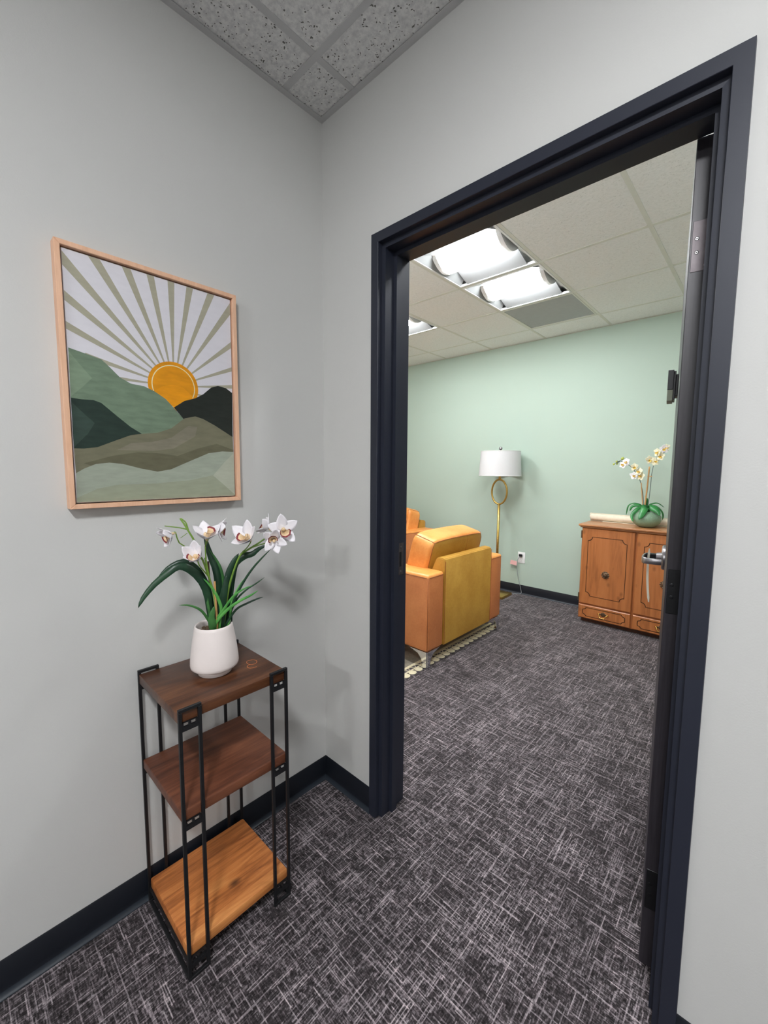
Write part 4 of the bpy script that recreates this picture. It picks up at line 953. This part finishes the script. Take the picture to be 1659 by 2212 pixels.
# outlet, plug, cord
OX, OZ = -0.598, 0.405
t = thing('wall_outlet', (OX, BY, OZ), 'white duplex outlet on the green wall beside the lamp', 'outlet')
b = BM(); box(b, OX-0.041, OX+0.041, BY-0.006, BY-0.0005, OZ-0.062, OZ+0.062, 0.003, 2); op = link('cover_plate', b, M_WHITE, t, auto=40)
for dz in (0.026, -0.026):
    b = BM(); box(b, OX-0.017, OX+0.017, BY-0.0075, BY-0.0055, OZ+dz-0.015, OZ+dz+0.015, 0.003, 2); rc = link('socket', b, M_WHITE, op)
    b = BM(); box(b, OX-0.0075, OX-0.0055, BY-0.0079, BY-0.0072, OZ+dz-0.003, OZ+dz+0.006); box(b, OX+0.0055, OX+0.0075, BY-0.0079, BY-0.0072, OZ+dz-0.003, OZ+dz+0.006); box(b, OX-0.002, OX+0.002, BY-0.0079, BY-0.0072, OZ+dz-0.010, OZ+dz-0.006)
    link('slot', b, M_DARK, op)
t = thing('power_cord', (OX, BY-0.01, OZ), 'grey lamp cord with a black plug hanging down to the floor', 'cord')
b = BM(); box(b, OX-0.022, OX+0.014, BY-0.030, BY-0.0082, OZ+0.014, OZ+0.040, 0.005, 2); link('plug', b, M_BLK, t, auto=40)
pts = smooth_path([(OX-0.012, BY-0.024, OZ+0.016), (OX-0.030, BY-0.035, OZ-0.03), (OX-0.036, BY-0.03, OZ-0.12), (OX-0.016, BY-0.022, OZ-0.24), (OX+0.008, BY-0.02, OZ-0.33), (OX+0.02, BY-0.024, 0.012), (OX-0.02, BY-0.05, 0.006), (OX-0.07, BY-0.08, 0.006), (OX-0.13, BY-0.075, 0.010), (OX-0.16, BY-0.111, 0.012)], 60)
b = BM(); tube(b, pts, 0.0030, 8); link('cable', b, M_CORD, t, smooth=True)
b = BM()
mt_ = Matrix.Translation((OX-0.072, BY-0.040, OZ-0.062)) @ Matrix.Rotation(math.radians(8), 4, 'Y') @ Matrix.Rotation(math.radians(12), 4, 'Z')
box(b, -0.036, 0.036, -0.0006, 0.0006, -0.024, 0.024, mat=mt_)
setp(link('paper_tag', b, M_PINK), 'small pink paper tag wrapped on the lamp cord below the plug', 'tag')

# ---------------------------------------------------------------- cabinet
CX0, CX1, CF, CB, CH = 0.150, 1.030, 2.785, 3.195, 0.868
t = thing('wooden_cabinet', ((CX0+CX1)/2, (CF+CB)/2, 0), 'brown wooden cabinet with two carved doors and drawers below', 'cabinet')
b = BM(); box(b, CX0, CX1, CF+0.02, CB, 0.035, CH, 0.002, 1); link('carcass', b, M_CAB, t)
b = BM(); box(b, CX0+0.02, CX1-0.02, CF+0.05, CB-0.01, 0.0, 0.036); link('plinth', b, M_CABDK, t)
b = BM(); box(b, CX0-0.022, CX1+0.022, CF-0.022, CB, CH+0.006, CH+0.026, 0.007, 3); box(b, CX0-0.010, CX1+0.010, CF-0.008, CB, CH-0.006, CH+0.007, 0.002, 1); link('top_board', b, M_CABTOP, t, auto=40)
def routed(b, x0, x1, z0, z1, y, c, kind):
    """dark carved line, a shallow groove read as an inset ridge: outline with notched corners"""
    pts = []
    def arc(cx, cz, a0, a1, r, n=6):
        for k in range(n+1):
            a = math.radians(a0+(a1-a0)*k/n); pts.append((cx+r*math.cos(a), cz+r*math.sin(a)))
    if kind == 'door':
        arc(x0, z0, 90, 0, c); arc(x1, z0, 180, 90, c); arc(x1, z1, 270, 180, c); arc(x0, z1, 0, -90, c)
    else:
        zc_ = (z0+z1)/2; h = (z1-z0)/2
        pts = [(x0+c*1.6, z0), (x1-c*1.6, z0), (x1-c*1.2, z0+h*.35), (x1-c*.4, z0+h*.5), (x1-c*0.3, zc_), (x1-c*.4, z1-h*.5), (x1-c*1.2, z1-h*.35), (x1-c*1.6, z1), (x0+c*1.6, z1), (x0+c*1.2, z1-h*.35), (x0+c*.4, z1-h*.5), (x0+c*0.3, zc_), (x0+c*.4, z0+h*.5), (x0+c*1.2, z0+h*.35)]
    return pts
def panel_front(name, x0, x1, z0, z1, inx, inz, c, kind):
    # slab with a real recess line: outer frame, groove, inner field
    b = BM(); y = CF; th = 0.020; g = 0.0065; dg = 0.006
    out = [(x0, z0), (x1, z0), (x1, z1), (x0, z1)]
    pts = routed(b, x0+inx, x1-inx, z0+inz, z1-inz, y, c, kind)
    cxm, czm = (x0+x1)/2, (z0+z1)/2
    def off(p, d):
        res = []; n_ = len(p)
        for i in range(n_):
            a = Vector(p[i-1]); q = Vector(p[i]); e = Vector(p[(i+1) % n_])
            t1 = (q-a).normalized(); t2 = (e-q).normalized(); tt = (t1+t2)
            tt = tt.normalized() if tt.length > 1e-6 else t1
            n2 = Vector((-tt.y, tt.x)); res.append((q.x+n2.x*d, q.y+n2.y*d))
        return res
    A_ = off(pts, -g/2); B_ = off(pts, g/2)
    # orientation: make A_ the outer loop
    area = lambda p: abs(sum(p[i-1][0]*p[i][1]-p[i][0]*p[i-1][1] for i in range(len(p))))
    if area(A_) < area(B_): A_, B_ = B_, A_
    fr = [b.verts.new((x, y-0.0, z)) for x, z in A_]; gr = [b.verts.new((x, y+dg, z)) for x, z in A_]; gi = [b.verts.new((x, y+dg, z)) for x, z in B_]; fi = [b.verts.new((x, y, z)) for x, z in B_]
    n_ = len(fr)
    for i in range(n_):
        j = (i+1) % n_
        for P1, P2, mi in ((fr, gr, 1), (gr, gi, 1), (gi, fi, 1)): b.faces.new((P1[i], P1[j], P2[j], P2[i])).material_index = mi
    b.faces.new(fi)
    bv = 0.006
    of = [b.verts.new((x0+bv*(1 if x == x0 else 0)-bv*(1 if x == x1 else 0)+(0 if x == x0 else x-x0), y, z+(bv if z == z0 else -bv))) for x, z in out]
    eo = [b.edges.new((of[i], of[(i+1) % 4])) for i in range(4)]; ei = [b.edges.get((fr[i], fr[(i+1) % n_])) for i in range(n_)]
    bmesh.ops.triangle_fill(b, use_beauty=True, edges=eo+ei, normal=(0, -1, 0))
    om = [b.verts.new((x, y+bv, z)) for x, z in out]; ob = [b.verts.new((x, y+th-0.0005, z)) for x, z in out]
    for i in range(4):
        j = (i+1) % 4
        b.faces.new((of[i], of[j], om[j], om[i])); b.faces.new((om[i], om[j], ob[j], ob[i]))
    b.faces.new(ob)
    return link(name, b, [M_CAB, M_CABDK], t)
DW = 0.418
for x0, lb in ((CX0+0.006, None), (CX0+0.006+DW+0.016, None)):
    d = panel_front('cabinet_door', x0, x0+DW, 0.176, 0.858, 0.055, 0.075, 0.035, 'door')
    kx, kz = x0+DW/2, 0.463
    b = BM(); lathe(b, [(0.027, 0), (0.029, 0.003), (0.020, 0.005), (0.012, 0.010), (0.018, 0.018), (0.014, 0.026), (0.004, 0.029)], (kx, CF, kz), 20, axis=(0, -1, 0))
    kn = link('knob', b, M_ABRASS, d, auto=40)
    b = BM()
    for k in range(10): a_ = k*math.pi/5; lathe(b, [(0.0065, 0), (0.0065, 0.004), (0.003, 0.006)], (kx+0.027*math.cos(a_), CF, kz+0.027*math.sin(a_)), 8, axis=(0, -1, 0))
    link('rosette', b, M_ABRASS, kn)
    hx = x0-0.004 if x0 < 0.4 else x0+DW+0.004
    for z in (0.80, 0.235):
        b = BM(); tube(b, [(hx, CF+0.004, z-0.032), (hx, CF+0.004, z+0.032)], 0.0055, 10); lathe(b, [(0.007, -0.036), (0.004, -0.030)], (hx, CF+0.004, z), 8); link('hinge', b, M_ABRASS, d)
    d = panel_front('drawer', x0, x0+DW, 0.042, 0.164, 0.032, 0.022, 0.022, 'drawer')
    kz = 0.103
    b = BM(); lathe(b, [(0.018, 0), (0.020, 0.002), (0.012, 0.004)], (kx, CF, kz+0.006), 16, axis=(0, -1, 0)); box(b, kx-0.040, kx+0.040, CF-0.003, CF, kz+0.0, kz+0.012, 0.002, 1); pl = link('handle_plate', b, M_ABRASS, d)
    b = BM(); tube(b, smooth_path([(kx-0.042, CF-0.006, kz+0.008), (kx-0.030, CF-0.018, kz+0.004), (kx-0.024, CF-0.024, kz-0.014), (kx-0.012, CF-0.026, kz-0.022), (kx+0.012, CF-0.026, kz-0.022), (kx+0.024, CF-0.024, kz-0.014), (kx+0.030, CF-0.018, kz+0.004), (kx+0.042, CF-0.006, kz+0.008)], 24), 0.0036, 8)
    for s in (-1, 1): lathe(b, [(0.007, 0), (0.007, 0.008), (0.003, 0.011)], (kx+s*0.036, CF-0.002, kz+0.007), 10, axis=(0, -1, 0))
    link('handle', b, M_BRASS, pl, smooth=True)
CT = CH+0.026
# rolled cream cloth at the back of the top
t = thing('rolled_cloth', (0.5, 3.09, CT), 'rolled cream cloth lying along the back of the cabinet top', 'cloth')
b = BM(); rr = 0.037; pr = []
for k in range(61):
    a_ = k/60*2*math.pi*3.2; r = rr*(0.35+0.65*k/60); pr.append((3.09+r*math.cos(a_), CT+rr+0.0008+r*math.sin(a_)*0.97))
O_ = [b.verts.new((0.135, y, z)) for y, z in pr]; E_ = [b.verts.new((0.86, y, z)) for y, z in pr]
for k in range(60): b.faces.new((O_[k], O_[k+1], E_[k+1], E_[k]))
o = link('cloth_roll', b, M_TOWEL, t, smooth=True); md = o.modifiers.new('Solidify', 'SOLIDIFY'); md.thickness = 0.004; md.offset = -1
b = BM()
for k in range(26):
    a_ = random.uniform(0, 6.28); r = random.uniform(0.3, 1)*rr*0.93
    p = Vector((0.136, 3.09+r*math.cos(a_), CT+rr+r*math.sin(a_))); lathe(b, [(0.001, -0.012), (0.0045, -0.010), (0.0055, -0.004), (0.003, 0.0)], p, 6, axis=(1, 0.1*math.cos(a_), 0.1*math.sin(a_)))
setp(link('tufted_end', b, M_TOWEL, t), kind='stuff')
b = BM(); 
A_ = [(0.24+0.62*k/12, 3.055-0.004*math.sin(k*1.3), CT+0.0012+0.0012*(k % 2)) for k in range(13)]; B_ = [(x, y+0.05, z+0.001) for x, y, z in A_]
vt = [[b.verts.new(p) for p in r] for r in (A_, B_)]
for k in range(12): b.faces.new((vt[0][k], vt[0][k+1], vt[1][k+1], vt[1][k]))
o = link('loose_flap', b, M_TOWEL, t); md = o.modifiers.new('Solidify', 'SOLIDIFY'); md.thickness = 0.0015
# far phalaenopsis
FC = Vector((0.615, 2.945, CT))
t = thing('phalaenopsis_plant', FC, 'white moth orchid in a round green pot on the wooden cabinet', 'plant')
b = BM(); lathe(b, [(0.040, 0.0), (0.048, 0.001), (0.075, 0.014), (0.098, 0.036), (0.109, 0.066), (0.104, 0.096), (0.088, 0.120), (0.070, 0.134), (0.064, 0.136), (0.060, 0.132), (0.064, 0.120)], FC, 48, cap1=True); link('pot', b, M_POTG, t, smooth=True)
b = BM(); lathe(b, [(0.061, 0.118), (0.058, 0.126), (0.001, 0.130)], FC, 24); link('soil', b, M_SOIL, t)
M_LFP = leaf_mat('phalaenopsis leaf', (34, 104, 52), (62, 146, 76), 0.3)
FS = Vector((0.185, -0.983, 0.35))
for pts, hw in FLEAF:
    P_ = [FC+Vector((Vector(pts[0]).x*0.4, Vector(pts[0]).y*0.4, 0.125))]+[FC+Vector(v)-Vector((0, 0, 0.006)) for v in pts]
    b = BM(); blade(b, P_, hw, 14, fold=0.22, thick=0.002, side=FS if hw > 0.011 else Vector((0.1, -0.6, 1.0)), pw=0.5, base=0.45); link('leaf', b, M_LFP, t, smooth=True)
for pts, r, c in FSTEM:
    P_ = smooth_path([FC+Vector((pts[0][0]*0.7, pts[0][1]*0.7, 0.126))]+[FC+Vector(v) for v in pts], 22)
    b = BM(); tube(b, P_, r*(0.75 if c == 'k' else 1), 8); link('flower_stem' if c == 'k' else 'stake', b, M_KSTEM if c == 'k' else M_BAMB, t, smooth=True)
b = BM(); c_ = FC+Vector((0.006, -0.013, 0.427)); tube(b, [c_+Vector((0.016*math.cos(a_*math.pi/8), 0.006*math.sin(a_*math.pi/8), 0.003*math.sin(a_*math.pi/8))) for a_ in range(16)], 0.0022, 6, closed=True); link('stem_clip', b, M_BAMB, t)
for k, p in enumerate(FFL):
    fc = Vector((random.uniform(-.6, .5), -1, random.uniform(-.3, .35)))
    orchid(t, FC+Vector(p)+Vector((0, -0.008, 0)), fc, (random.uniform(-.3, .3), 0, 1), 0.036 if k not in (10,) else 0.03, M_PETAL if k in (0, 1, 3, 9) else M_PETALY, False, 0.15, 0.15, simple=True)
for k, p in enumerate(BUDS):
    b = BM(); r = 0.013 if k == 0 else 0.0085; lathe(b, [(0.001, -r*1.2), (r*.8, -r*.6), (r, 0), (r*.75, r*.7), (0.001, r*1.2)], FC+Vector(p), 12, axis=(0.5, 0.1, 0.9)); link('bud', b, M_BUD, t, smooth=True)
    b = BM(); tube(b, [FC+Vector(p), FC+Vector((-0.215, -0.055, 0.552))], 0.0016, 6); link('bud_stalk', b, M_KSTEM, t)
bpy.context.view_layer.update()
